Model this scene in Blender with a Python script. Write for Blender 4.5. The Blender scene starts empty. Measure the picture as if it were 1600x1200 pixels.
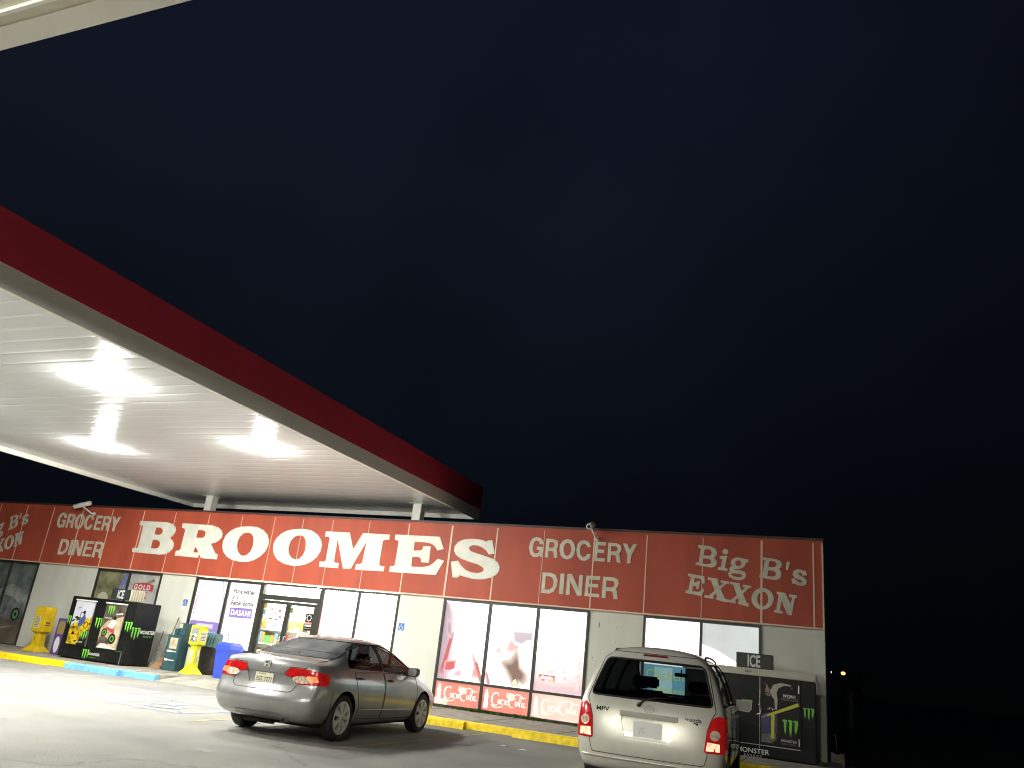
import bpy, bmesh, math, random
from mathutils import Vector, Matrix
from mathutils.bvhtree import BVHTree
from mathutils.geometry import tessellate_polygon
random.seed(7)
R = math.radians
scene = bpy.context.scene
COL = scene.collection

# ------------------------------------------------------------------ camera
PITCH, ROLL, YAW = R(18.989), R(6.474), R(-23.24)
cam_d = bpy.data.cameras.new('camera'); cam = bpy.data.objects.new('camera', cam_d); COL.objects.link(cam)
cam_d.sensor_width = 36.0; cam_d.lens = 1233.7 / 1600 * 36
cam_d.clip_start = 0.05; cam_d.clip_end = 3000
_f = Vector((math.sin(YAW) * math.cos(PITCH), math.cos(YAW) * math.cos(PITCH), math.sin(PITCH)))
_r0 = Vector((math.cos(YAW), -math.sin(YAW), 0)); _u0 = _r0.cross(_f)
_r = _r0 * math.cos(ROLL) + _u0 * math.sin(ROLL); _u = -_r0 * math.sin(ROLL) + _u0 * math.cos(ROLL)
_m = Matrix((_r, _u, -_f)).transposed().to_4x4(); _m.translation = Vector((24.82, -18.544, 1.428))
cam.matrix_world = _m
scene.camera = cam

# ------------------------------------------------------------------ world: night sky
world = bpy.data.worlds.new('World'); scene.world = world; world.use_nodes = True
wn = world.node_tree.nodes; wl = world.node_tree.links; wn.clear()
wo = wn.new('ShaderNodeOutputWorld'); bg = wn.new('ShaderNodeBackground')
tc = wn.new('ShaderNodeTexCoord'); sp = wn.new('ShaderNodeSeparateXYZ'); rp = wn.new('ShaderNodeValToRGB')
wl.new(tc.outputs['Generated'], sp.inputs[0]); wl.new(sp.outputs['Z'], rp.inputs[0])
el = rp.color_ramp.elements
el[0].position = 0.0; el[0].color = (0.0009, 0.0016, 0.0016, 1)
el[1].position = 0.9; el[1].color = (0.0058, 0.0076, 0.0172, 1)
e = el.new(0.22); e.color = (0.0026, 0.0038, 0.0070, 1)
e = el.new(0.5); e.color = (0.0042, 0.0060, 0.0115, 1)
# town glow on one side of the sky only
dt = wn.new('ShaderNodeVectorMath'); dt.operation = 'DOT_PRODUCT'; dt.inputs[1].default_value = (-.8, .25, .35); wl.new(tc.outputs['Generated'], dt.inputs[0])
r2 = wn.new('ShaderNodeMapRange'); r2.inputs[1].default_value = -.1; r2.inputs[2].default_value = .75; r2.inputs[3].default_value = .35; r2.inputs[4].default_value = 1.15; wl.new(dt.outputs['Value'], r2.inputs[0])
wn_ = wn.new('ShaderNodeTexNoise'); wn_.inputs['Scale'].default_value = 2.2; wn_.inputs['Detail'].default_value = 3; wl.new(tc.outputs['Generated'], wn_.inputs['Vector'])
mr = wn.new('ShaderNodeMapRange'); mr.inputs[1].default_value = .3; mr.inputs[2].default_value = .7; mr.inputs[3].default_value = .8; mr.inputs[4].default_value = 1.2; wl.new(wn_.outputs['Fac'], mr.inputs[0])
mm_ = wn.new('ShaderNodeMath'); mm_.operation = 'MULTIPLY'; wl.new(r2.outputs[0], mm_.inputs[0]); wl.new(mr.outputs[0], mm_.inputs[1])
vs_ = wn.new('ShaderNodeVectorMath'); vs_.operation = 'SCALE'; wl.new(rp.outputs[0], vs_.inputs[0]); wl.new(mm_.outputs[0], vs_.inputs['Scale'])
wl.new(vs_.outputs[0], bg.inputs['Color']); bg.inputs['Strength'].default_value = 1.0
wl.new(bg.outputs[0], wo.inputs[0])
scene.view_settings.view_transform = 'Standard'; scene.view_settings.look = 'None'
scene.view_settings.exposure = 0.0; scene.view_settings.gamma = 1.0
scene.cycles.sample_clamp_indirect = 20.0
scene.cycles.max_bounces = 8
scene.render.filter_size = 1.1
scene.cycles.filter_width = 1.1

LAMP_A = 1230.0      # radiance of the canopy lamp lenses
LAMP_B = 860.0

# ------------------------------------------------------------------ materials
MATS = {}
def mat(name, col, rough=0.6, metal=0.0, var=0.0, vscale=3.0, bump=0.0, bscale=40.0, coat=0.0, emit=None, estr=0.0, spec=0.5, stretch=(1, 1, 1), col2=None, lo=0.35, hi=0.65):
    if name in MATS: return MATS[name]
    m = bpy.data.materials.new(name); m.use_nodes = True; MATS[name] = m
    nt = m.node_tree; b = nt.nodes['Principled BSDF']
    b.inputs['Base Color'].default_value = (*col, 1); b.inputs['Roughness'].default_value = rough
    b.inputs['Metallic'].default_value = metal; b.inputs['Coat Weight'].default_value = coat
    b.inputs['Specular IOR Level'].default_value = spec
    t = nt.nodes.new('ShaderNodeTexCoord'); mp = nt.nodes.new('ShaderNodeMapping'); mp.inputs['Scale'].default_value = stretch
    nt.links.new(t.outputs['Object'], mp.inputs[0])
    if var > 0 or col2:
        n = nt.nodes.new('ShaderNodeTexNoise'); n.inputs['Scale'].default_value = vscale; n.inputs['Detail'].default_value = 6
        nt.links.new(mp.outputs[0], n.inputs['Vector'])
        r = nt.nodes.new('ShaderNodeValToRGB'); e = r.color_ramp.elements
        e[0].position = lo; e[1].position = hi
        c2 = col2 or tuple(min(1, c * (1 + var)) for c in col); c1 = col if col2 else tuple(c * (1 - var) for c in col)
        e[0].color = (*c1, 1); e[1].color = (*c2, 1)
        nt.links.new(n.outputs['Fac'], r.inputs[0]); nt.links.new(r.outputs[0], b.inputs['Base Color'])
    if bump > 0:
        n = nt.nodes.new('ShaderNodeTexNoise'); n.inputs['Scale'].default_value = bscale; n.inputs['Detail'].default_value = 4
        nt.links.new(mp.outputs[0], n.inputs['Vector'])
        bp = nt.nodes.new('ShaderNodeBump'); bp.inputs['Strength'].default_value = bump; bp.inputs['Distance'].default_value = 0.02
        nt.links.new(n.outputs['Fac'], bp.inputs['Height']); nt.links.new(bp.outputs[0], b.inputs['Normal'])
    if emit:
        b.inputs['Emission Color'].default_value = (*emit, 1); b.inputs['Emission Strength'].default_value = estr
    return m
def glow(name, col, s, var=0.0, vscale=2.0, col2=None, stretch=(1, 1, 1), lo=0.35, hi=0.65):
    """lit translucent film or lamp lens"""
    if name in MATS: return MATS[name]
    m = mat(name, tuple(c * 0.5 for c in col), 0.35); nt = m.node_tree; b = nt.nodes['Principled BSDF']
    b.inputs['Emission Color'].default_value = (*col, 1); b.inputs['Emission Strength'].default_value = s
    if var or col2:
        t = nt.nodes.new('ShaderNodeTexCoord'); mp = nt.nodes.new('ShaderNodeMapping'); mp.inputs['Scale'].default_value = stretch
        n = nt.nodes.new('ShaderNodeTexNoise'); n.inputs['Scale'].default_value = vscale; n.inputs['Detail'].default_value = 5
        nt.links.new(t.outputs['Object'], mp.inputs[0]); nt.links.new(mp.outputs[0], n.inputs['Vector'])
        r = nt.nodes.new('ShaderNodeValToRGB'); e = r.color_ramp.elements; e[0].position = lo; e[1].position = hi
        c2 = col2 or tuple(c * (1 + var) for c in col)
        e[0].color = (*col, 1); e[1].color = (*c2, 1)
        nt.links.new(n.outputs['Fac'], r.inputs[0]); nt.links.new(r.outputs[0], b.inputs['Emission Color'])
    return m
def glass(name, tint, refl=0.04, haze=0.0, hazecol=(.5, .5, .5), rough=0.02):
    m = bpy.data.materials.new(name); m.use_nodes = True; MATS[name] = m
    nt = m.node_tree; nt.nodes.clear(); N = nt.nodes.new; L = nt.links.new
    o = N('ShaderNodeOutputMaterial'); tr = N('ShaderNodeBsdfTransparent'); tr.inputs[0].default_value = (*tint, 1)
    gl = N('ShaderNodeBsdfGlossy'); gl.inputs['Roughness'].default_value = rough
    fr = N('ShaderNodeFresnel'); fr.inputs[0].default_value = 1.5
    mx = N('ShaderNodeMixShader'); L(gl.outputs[0], mx.inputs[2])
    ge = N('ShaderNodeNewGeometry'); iv = N('ShaderNodeMath'); iv.operation = 'SUBTRACT'; iv.inputs[0].default_value = 1; L(ge.outputs['Backfacing'], iv.inputs[1])
    ml = N('ShaderNodeMath'); ml.operation = 'MULTIPLY'; L(fr.outputs[0], ml.inputs[0]); L(iv.outputs[0], ml.inputs[1]); L(ml.outputs[0], mx.inputs[0])
    if haze > 0:
        df = N('ShaderNodeBsdfDiffuse'); df.inputs[0].default_value = (*hazecol, 1)
        m2 = N('ShaderNodeMixShader')
        n = N('ShaderNodeTexNoise'); n.inputs['Scale'].default_value = 4; n.inputs['Detail'].default_value = 6
        mm = N('ShaderNodeMath'); mm.operation = 'MULTIPLY'; mm.inputs[1].default_value = haze * 2
        t = N('ShaderNodeTexCoord'); L(t.outputs['Object'], n.inputs['Vector'])
        L(n.outputs['Fac'], mm.inputs[0]); L(mm.outputs[0], m2.inputs[0]); L(tr.outputs[0], m2.inputs[1]); L(df.outputs[0], m2.inputs[2])
        L(m2.outputs[0], mx.inputs[1])
    else: L(tr.outputs[0], mx.inputs[1])
    L(mx.outputs[0], o.inputs[0]); return m
def paint(name, col, metal, rough, inner=(0.012, 0.012, 0.013), dirt=0.12):
    """car paint outside, dark trim on the back of the same sheet"""
    m = mat(name, col, rough, metal, var=dirt, vscale=2.2, coat=1.0); nt = m.node_tree
    b = nt.nodes['Principled BSDF']; b.inputs['Coat Roughness'].default_value = 0.06
    d = nt.nodes.new('ShaderNodeBsdfDiffuse'); d.inputs[0].default_value = (*inner, 1)
    g = nt.nodes.new('ShaderNodeNewGeometry'); mx = nt.nodes.new('ShaderNodeMixShader')
    nt.links.new(g.outputs['Backfacing'], mx.inputs[0]); nt.links.new(b.outputs[0], mx.inputs[1]); nt.links.new(d.outputs[0], mx.inputs[2])
    nt.links.new(mx.outputs[0], nt.nodes['Material Output'].inputs[0]); return m

# ------------------------------------------------------------------ mesh builder
def pip(p, poly):
    x, y = p; c = False; n = len(poly)
    for i in range(n):
        x1, y1 = poly[i]; x2, y2 = poly[(i + 1) % n]
        if (y1 > y) != (y2 > y) and x < (x2 - x1) * (y - y1) / (y2 - y1) + x1: c = not c
    return c
class MB:
    def __init__(s): s.v = []; s.f = []; s.m = []; s.sm = []
    def add(s, vs, fs, m=0, smooth=False, M=None):
        o = len(s.v)
        s.v += [tuple(M @ Vector(v)) if M else tuple(v) for v in vs]
        for f in fs: s.f.append([i + o for i in f]); s.m.append(m); s.sm.append(smooth)
        return s
    def box(s, x0, x1, y0, y1, z0, z1, m=0, M=None):
        vs = [(x, y, z) for x in (x0, x1) for y in (y0, y1) for z in (z0, z1)]
        return s.add(vs, [(0, 1, 3, 2), (4, 6, 7, 5), (0, 4, 5, 1), (2, 3, 7, 6), (0, 2, 6, 4), (1, 5, 7, 3)], m, False, M)
    def bbox(s, x0, x1, y0, y1, z0, z1, b=0.01, m=0, M=None):
        """box with chamfered edges"""
        bm = bmesh.new(); bmesh.ops.create_cube(bm, size=1)
        for v in bm.verts: v.co = Vector(((x0 + x1) / 2 + v.co.x * (x1 - x0), (y0 + y1) / 2 + v.co.y * (y1 - y0), (z0 + z1) / 2 + v.co.z * (z1 - z0)))
        bmesh.ops.bevel(bm, geom=list(bm.edges), offset=b, segments=2, affect='EDGES')
        bm.verts.index_update()
        s.add([v.co[:] for v in bm.verts], [[v.index for v in f.verts] for f in bm.faces], m, False, M); bm.free(); return s
    def tube(s, pts, r, n=8, m=0, cap=True, smooth=True, M=None):
        pts = [Vector(p) for p in pts]; rs = r if isinstance(r, (list, tuple)) else [r] * len(pts)
        vs = []; fs = []; up = Vector((0, 0, 1))
        for i, p in enumerate(pts):
            d = (pts[min(i + 1, len(pts) - 1)] - pts[max(i - 1, 0)]).normalized()
            a = d.cross(up)
            if a.length < 0.05: a = d.cross(Vector((0, 1, 0)))
            a.normalize(); b = d.cross(a)
            for k in range(n):
                t = 2 * math.pi * k / n; vs.append(p + (a * math.cos(t) + b * math.sin(t)) * rs[i])
        for i in range(len(pts) - 1):
            for k in range(n): fs.append((i * n + k, i * n + (k + 1) % n, (i + 1) * n + (k + 1) % n, (i + 1) * n + k))
        s.add(vs, fs, m, smooth, M)
        if cap:
            o = len(s.v) - len(vs); s.f.append([o + k for k in range(n)]); s.m.append(m); s.sm.append(False)
            s.f.append([o + (len(pts) - 1) * n + k for k in range(n)][::-1]); s.m.append(m); s.sm.append(False)
        return s
    def lathe(s, prof, n=24, m=0, M=None, smooth=True):
        """profile (radius, height) turned about local z"""
        vs = [(r * math.cos(2 * math.pi * k / n), r * math.sin(2 * math.pi * k / n), h) for r, h in prof for k in range(n)]
        fs = [(i * n + k, i * n + (k + 1) % n, (i + 1) * n + (k + 1) % n, (i + 1) * n + k) for i in range(len(prof) - 1) for k in range(n)]
        return s.add(vs, fs, m, smooth, M)
    def loft(s, secs, m=0, M=None, smooth=False):
        n = len(secs[0]); vs = [p for q in secs for p in q]
        fs = [(i * n + k, i * n + (k + 1) % n, (i + 1) * n + (k + 1) % n, (i + 1) * n + k) for i in range(len(secs) - 1) for k in range(n)]
        fs += [tuple(range(n))[::-1], tuple((len(secs) - 1) * n + k for k in range(n))]
        return s.add(vs, fs, m, smooth, M)
    def prism(s, rings, a, b, fn, m=0, back=False):
        """flat shape (outer ring + holes) with thickness from depth a to depth b; fn(u, v, depth) gives the point"""
        rings = [list(r) for r in rings]; flat = [p for r in rings for p in r]
        tris = tessellate_polygon([[Vector((u, v, 0)) for u, v in r] for r in rings])
        # front faces
        s.add([fn(u, v, b) for u, v in flat], [t for t in tris], m)
        o = 0
        if abs(a - b) > 1e-6:
            for r in rings:
                n = len(r); vs = [fn(u, v, a) for u, v in r] + [fn(u, v, b) for u, v in r]
                s.add(vs, [(k, (k + 1) % n, n + (k + 1) % n, n + k) for k in range(n)], m)
        return s
    def ribbon(s, pts, w, fn, d, m=0):
        n = len(pts); vs = []
        ws = w if isinstance(w, (list, tuple)) else [w] * n
        for i, (u, v) in enumerate(pts):
            a = pts[max(i - 1, 0)]; b = pts[min(i + 1, n - 1)]; dx, dy = b[0] - a[0], b[1] - a[1]; L = math.hypot(dx, dy) or 1
            vs += [fn(u - dy / L * ws[i] / 2, v + dx / L * ws[i] / 2, d), fn(u + dy / L * ws[i] / 2, v - dx / L * ws[i] / 2, d)]
        return s.add(vs, [(2 * i, 2 * i + 1, 2 * i + 3, 2 * i + 2) for i in range(n - 1)], m)
    def text(s, string, fn, u, v, size, d, m=0, bold=0.0, sx=1.0, align='LEFT', spacing=1.0, thick=0.0):
        """letters set on the surface given by fn(u, v, depth)"""
        c = bpy.data.curves.new('tmp', 'FONT'); c.body = string; c.size = size; c.offset = bold * size
        c.align_x = align; c.resolution_u = 3; c.space_character = spacing; c.fill_mode = 'FRONT'
        o = bpy.data.objects.new('tmp', c); me = bpy.data.meshes.new_from_object(o)
        bm = bmesh.new(); bm.from_mesh(me)
        if thick > 0:
            r = bmesh.ops.extrude_face_region(bm, geom=list(bm.faces))
            for vv in r['geom']:
                if isinstance(vv, bmesh.types.BMVert): vv.co.z += thick
        bm.verts.index_update()
        s.add([fn(u + q.co.x * sx, v + q.co.y, d + q.co.z) for q in bm.verts], [[q.index for q in f.verts] for f in bm.faces], m)
        bm.free(); bpy.data.objects.remove(o); bpy.data.curves.remove(c); bpy.data.meshes.remove(me); return s
    def build(s, name, mats, parent=None, M=None, recalc=True):
        me = bpy.data.meshes.new(name); me.from_pydata(s.v, [], s.f)
        mats = mats if isinstance(mats, (list, tuple)) else [mats]
        for q in mats: me.materials.append(q)
        me.polygons.foreach_set('material_index', s.m); me.polygons.foreach_set('use_smooth', s.sm)
        if recalc:
            bm = bmesh.new(); bm.from_mesh(me); bmesh.ops.recalc_face_normals(bm, faces=bm.faces); bm.to_mesh(me); bm.free()
        me.update()
        o = bpy.data.objects.new(name, me); COL.objects.link(o)
        if parent: o.parent = parent
        return o
def thing(name, label, cat, loc=(0, 0, 0), rz=0.0, group=None):
    o = bpy.data.objects.new(name, None); COL.objects.link(o); o.empty_display_size = 0.1
    o.location = loc; o.rotation_euler = (0, 0, rz); o['label'] = label; o['category'] = cat
    if group: o['group'] = group
    return o
def tag(o, label, cat, group=None):
    o['label'] = label; o['category'] = cat
    if group: o['group'] = group
    return o
def struct(o, kind='structure'): o['kind'] = kind; return o
def copy_tree(o, parent=None):
    c = o.copy(); COL.objects.link(c); c.parent = parent
    for ch in [q for q in bpy.data.objects if q.parent == o]: copy_tree(ch, c)
    return c
def FY(y0):      # surface facing -y at y0 : u = x, v = z
    return lambda u, v, d: (u, y0 - d, v)
def FX(x0):      # surface facing +x at x0 : u = y, v = z
    return lambda u, v, d: (x0 + d, u, v)
FRONT = FY(0.0)
def shift(fn, du, dv, s=1.0, sx=None):
    sx = sx or s
    return lambda u, v, d: fn(du + u * sx, dv + v * s, d)
def rect(x0, x1, z0, z1): return [(x0, z0), (x1, z0), (x1, z1), (x0, z1)]
def ell(cx, cy, rx, ry, n=20): return [(cx + rx * math.cos(2 * math.pi * i / n), cy + ry * math.sin(2 * math.pi * i / n)) for i in range(n)]

# claw mark: three ragged strips, unit height, about 0.8 wide
CLAW = [[(-.02, .90), (.04, 1.0), (.26, .97), (.24, .88), (.21, .62), (.2, .3), (.17, .12), (.14, .34), (.11, .22), (.07, .6), (.08, .84)],
        [(.30, .92), (.36, 1.0), (.58, .97), (.56, .86), (.53, .5), (.5, .1), (.47, 0.0), (.44, .25), (.41, .12), (.38, .5), (.39, .86)],
        [(.62, .92), (.68, 1.0), (.88, .99), (.91, .86), (.86, .55), (.8, .3), (.76, .16), (.74, .4), (.71, .28), (.69, .6), (.71, .86)]]
def claw(mb, fn, u, v, h, d, m):
    for c in CLAW: mb.prism([c], d, d, shift(fn, u, v, h), m)

# ------------------------------------------------------------------ palette
asphalt = mat('asphalt', (.285, .278, .252), .9, var=.35, vscale=60, bump=.6, bscale=180)
def asphalt_nodes(m):
    nt = m.node_tree; N = nt.nodes.new; L = nt.links.new; b = nt.nodes['Principled BSDF']
    src = b.inputs['Base Color'].links[0].from_socket
    t = N('ShaderNodeTexCoord')
    n = N('ShaderNodeTexNoise'); n.inputs['Scale'].default_value = .55; n.inputs['Detail'].default_value = 7; n.inputs['Roughness'].default_value = .62
    L(t.outputs['Object'], n.inputs['Vector'])
    r = N('ShaderNodeValToRGB'); r.color_ramp.elements[0].position = .3; r.color_ramp.elements[1].position = .7
    r.color_ramp.elements[0].color = (.62, .62, .64, 1); r.color_ramp.elements[1].color = (1.0, .99, .95, 1)
    L(n.outputs['Fac'], r.inputs[0])
    mx = N('ShaderNodeMix'); mx.data_type = 'RGBA'; mx.blend_type = 'MULTIPLY'; mx.inputs[0].default_value = 1
    L(src, mx.inputs[6]); L(r.outputs[0], mx.inputs[7])
    # thin wandering cracks
    v = N('ShaderNodeTexVoronoi'); v.feature = 'DISTANCE_TO_EDGE'; v.inputs['Scale'].default_value = .16
    n2 = N('ShaderNodeTexNoise'); n2.inputs['Scale'].default_value = 1.1; n2.inputs['Detail'].default_value = 6
    ad = N('ShaderNodeMix'); ad.data_type = 'RGBA'; ad.blend_type = 'ADD'; ad.inputs[0].default_value = 1.6
    L(t.outputs['Object'], n2.inputs['Vector']); L(t.outputs['Object'], ad.inputs[6]); L(n2.outputs['Color'], ad.inputs[7]); L(ad.outputs[2], v.inputs['Vector'])
    c = N('ShaderNodeValToRGB'); c.color_ramp.elements[0].position = .0; c.color_ramp.elements[1].position = .0045
    c.color_ramp.elements[0].color = (.72, .71, .70, 1); c.color_ramp.elements[1].color = (1, 1, 1, 1)
    L(v.outputs['Distance'], c.inputs[0])
    m3 = N('ShaderNodeMix'); m3.data_type = 'RGBA'; m3.blend_type = 'MULTIPLY'; m3.inputs[0].default_value = 1
    L(mx.outputs[2], m3.inputs[6]); L(c.outputs[0], m3.inputs[7])
    # pale aggregate specks and small dark oil spots
    w = N('ShaderNodeTexVoronoi'); w.inputs['Scale'].default_value = 26; L(t.outputs['Object'], w.inputs['Vector'])
    cc = N('ShaderNodeValToRGB'); cc.color_ramp.elements[0].position = .07; cc.color_ramp.elements[1].position = .13
    cc.color_ramp.elements[0].color = (1, 1, 1, 1); cc.color_ramp.elements[1].color = (0, 0, 0, 1); L(w.outputs['Distance'], cc.inputs[0])
    m4 = N('ShaderNodeMix'); m4.data_type = 'RGBA'; m4.blend_type = 'ADD'; m4.inputs[0].default_value = .12
    L(m3.outputs[2], m4.inputs[6]); L(cc.outputs[0], m4.inputs[7])
    L(m4.outputs[2], b.inputs['Base Color'])
asphalt_nodes(asphalt)
concrete = mat('concrete', (.30, .28, .23), .9, var=.22, vscale=5, bump=.3, bscale=60)
grass_m = mat('dark_grass', (.03, .045, .02), .95, var=.4, vscale=8, bump=.6)
yellow_p = mat('yellow_paint', (.86, .62, .008), .55, var=.18, vscale=9, bump=.15, bscale=50)
blue_p = mat('blue_paint', (.16, .40, .72), .55, var=.15, vscale=9, bump=.15, bscale=50)
faded_blue = mat('faded_blue_paint', (.24, .34, .52), .85, col2=(.29, .285, .26), vscale=5, lo=.42, hi=.62)
faded_yellow = mat('faded_yellow_paint', (.40, .33, .10), .85, col2=(.23, .21, .16), vscale=6, lo=.4, hi=.62)
wall_w = mat('wall_white', (.68, .68, .59), .55, var=.07, vscale=1.3, stretch=(1, 1, .35), bump=.05, bscale=8)
fascia_r = mat('fascia_red', (.44, .085, .046), .5, spec=.25, var=.12, vscale=1.6, stretch=(1, 1, .25), bump=.04, bscale=3)
cream = mat('cream_trim', (.80, .62, .46), .5)
letter_w = mat('letter_white', (.76, .76, .66), .5, var=.07, vscale=4)
letter_b = mat('letter_aged', (.60, .58, .46), .55, var=.10, vscale=6)
bronze = mat('bronze_frame', (.035, .032, .026), .4, var=.2, vscale=4)
black_p = mat('black_panel', (.010, .011, .010), .4, spec=.22, var=.3, vscale=3)
white_p = mat('white_paint', (.72, .72, .66), .4, var=.05, vscale=3)
grey_m = mat('grey_metal', (.35, .35, .33), .4, metal=.6)
alu = mat('aluminium', (.6, .6, .58), .35, metal=.9)
claw_g = mat('claw_green', (.18, .55, .06), .5)
mark_w = mat('mark_white', (.72, .72, .70), .5)
roofing = mat('roofing', (.05, .05, .05), .9)
canopy_w = mat('canopy_white', (.78, .76, .68), .45, var=.04, vscale=1.2)
canopy_red = mat('canopy_red', (.55, .045, .075), .42, var=.06, vscale=1.2)

# ------------------------------------------------------------------ ground
mb = MB(); mb.box(-400, 500, -200, 900, -.5, -.03); struct(mb.build('grass_field', grass_m))
mb = MB()
mb.add([(-60, -70, 0), (70, -70, 0), (70, -1.2, 0), (24.9, -1.2, 0), (24.9, .05, 0), (-60, .05, 0)], [(0, 1, 2, 3, 4, 5)]); struct(mb.build('parking_lot', asphalt))
mb = MB(); KY = -2.95
mb.box(-40, 9.8, KY + .15, .19, -.02, .13); mb.box(15.2, 24.85, KY + .15, .19, -.02, .13)
mb.add([(9.8, KY, .006), (15.2, KY, .006), (15.2, KY + .9, .13), (9.8, KY + .9, .13), (9.8, .19, .13), (15.2, .19, .13)], [(0, 1, 2, 3), (3, 2, 5, 4)])
o = mb.build('sidewalk', concrete); struct(o)
mb = MB()
for x in [-9, -7.2, -5.4, -3.6, -1.8, 0, 1.8, 3.6, 5.4, 7.2, 9, 10.8, 12.6, 14.4, 16.2, 18.0, 19.75, 21.5, 23.2]:
    if x < 9.8 or x > 15.2: mb.box(x, x + .014, KY + .16, 0, .1302, .1336)
    else: mb.box(x, x + .014, KY + .95, 0, .1302, .1336)
struct(mb.build('sidewalk_joints', mat('joint_dark', (.07, .065, .05), .95)))
mb = MB()
def kerb(x0, x1, m):
    p = [(KY, 0), (KY + .015, .115), (KY + .03, .131), (KY + .15, .135), (KY + .15, -.02), (KY, -.02)]
    mb.loft([[(x, y, z) for y, z in p] for x in (x0, x1)], m)
kerb(-40, 7.0, 0); kerb(7.004, 9.8, 1); kerb(15.2, 24.85, 0)
struct(mb.build('kerb', [yellow_p, blue_p]))
# painted bay lines, worn
mb = MB()
def gline(x0, y0, x1, y1, w=.1, z=.004, m=0):
    d = Vector((x1 - x0, y1 - y0, 0)).normalized(); n = Vector((-d.y, d.x, 0)) * w / 2
    mb.add([(x0 + n.x, y0 + n.y, z), (x0 - n.x, y0 - n.y, z), (x1 - n.x, y1 - n.y, z), (x1 + n.x, y1 + n.y, z)], [(0, 1, 2, 3)], m)
gline(18.46, -8.2, 18.55, -3.3); gline(21.4, -8.2, 21.4, -3.3); gline(24.2, -8.2, 24.2, -3.3); gline(15.7, -8.2, 15.7, -3.2)
struct(mb.build('yellow_bay_lines', faded_yellow))
mb = MB()
gline(8.95, -8.0, 8.95, -3.0); gline(12.75, -8.0, 12.75, -3.9); gline(12.2, -8.0, 12.2, -3.9)
for k in range(2): gline(9.2, -7.2 + k * 1.5, 12.1, -6.5 + k * 1.5, .1, .004)
gline(5.6, -7.6, 5.6, -3.2)
struct(mb.build('blue_access_hatching', faded_blue))
mb = MB()   # wheelchair-bay symbol square, worn
for a in ((13.3, -7.5, 14.9, -7.5), (14.9, -7.5, 14.9, -6.0), (14.9, -6.0, 13.3, -6.0), (13.3, -6.0, 13.3, -7.5)): gline(*a, .14, .004 + .0015)
mb.ribbon([(13.95, -6.25), (13.95, -6.75), (14.3, -6.75), (14.45, -7.1)], .1, lambda u, v, d: (u, v, d), .0075)
mb.ribbon([(14.05 + .33 * math.cos(t), -6.95 + .33 * math.sin(t)) for t in [R(a) for a in range(110, 351, 20)]], .09, lambda u, v, d: (u, v, d), .009)
struct(mb.build('accessible_bay_symbol', faded_blue))
# wheel stops
def wheel_stop(x0, x1, y, m, label):
    root = None; mb = MB()
    p = [(-.09, 0), (-.075, .115), (-.045, .14), (.045, .14), (.075, .115), (.09, 0)]
    mb.loft([[(0 + s, yy * (.82 if k else 1), zz) for yy, zz in p] for s, k in ((0, 0), (.004, 0), (x1 - x0 - .004, 0), (x1 - x0, 0))])
    o = mb.build('wheel_stop', m); o.location = (x0, y, .002)
    return tag(o, label, 'wheel stop', 'concrete wheel stops along the kerb')
wheel_stop(4.35, 6.4, -3.1, yellow_p, 'yellow wheel stop in front of the left ice freezer, at the far left')
wheel_stop(7.1, 8.85, -3.1, blue_p, 'light blue concrete wheel stop in front of the left ice freezer')
wheel_stop(16.15, 18.02, -3.12, yellow_p, 'yellow wheel stop just ahead of the grey sedan front wheel')
wheel_stop(19.05, 20.95, -3.12, yellow_p, 'yellow wheel stop just ahead of the silver minivan, left of it')
# oil spots and tyre scuffs in the bays
rs = random.Random(11)
for k in range(16):
    cx, cy = rs.choice([(17.0, -7.2), (17.3, -11.2), (20.2, -6.2), (14.0, -9.5), (10.5, -8.8), (19.6, -9.5)]); cx += rs.gauss(0, .7); cy += rs.gauss(0, .8); r = rs.uniform(.04, .17)
    mb = MB(); mb.prism([[(cx + r * rs.uniform(.6, 1.2) * math.cos(2 * math.pi * i / 12), cy + r * rs.uniform(.6, 1.2) * math.sin(2 * math.pi * i / 12)) for i in range(12)]], 0, 0, lambda u, v, d: (u, v, .003 + .0002 * k), 0)
    struct(mb.build('oil_stain', mat('oil_stain', (.15, .14, .12), .6, var=.4, vscale=9)))
# litter on asphalt
for (x, y, s, lb) in ((19.55, -4.9, .05, 'small crumpled white paper scrap on asphalt left of the minivan'), (19.95, -5.05, .07, 'larger flat white paper scrap on asphalt nearest the minivan')):
    mb = MB(); mb.add([(x - s, y - s * .5, .006), (x + s, y - s * .7, .012), (x + s * 1.2, y + s * .3, .008), (x - s * .2, y + s * .7, .02)], [(0, 1, 2, 3)])
    tag(mb.build('paper_scrap', mat('paper', (.7, .7, .66), .8)), lb, 'litter')
# weeds along the wall base
mb = MB()
for k in range(1500):
    x = random.choice([random.uniform(15.7, 19.6), random.gauss(16.9, .25), random.gauss(18.2, .2), random.gauss(17.2, .3)])
    if not 15.72 < x < 20.6: continue
    y = -.03 - abs(random.gauss(0, .06)); h = random.uniform(.02, .09); a = random.uniform(0, 6.3); w = .012
    dx, dy = math.cos(a), math.sin(a); lx, ly = random.uniform(-.04, .04), random.uniform(-.05, .02)
    mb.add([(x - dx * w, y - dy * w, .131), (x + dx * w, y + dy * w, .131), (x + dx * w * .7 + lx * .6, y + dy * w + ly * .6, .131 + h * .7), (x + lx, y + ly, .131 + h)], [(0, 1, 2, 3)])
struct(mb.build('weeds', mat('weed_green', (.07, .14, .03), .8, var=.4, vscale=12)), 'stuff')

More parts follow.
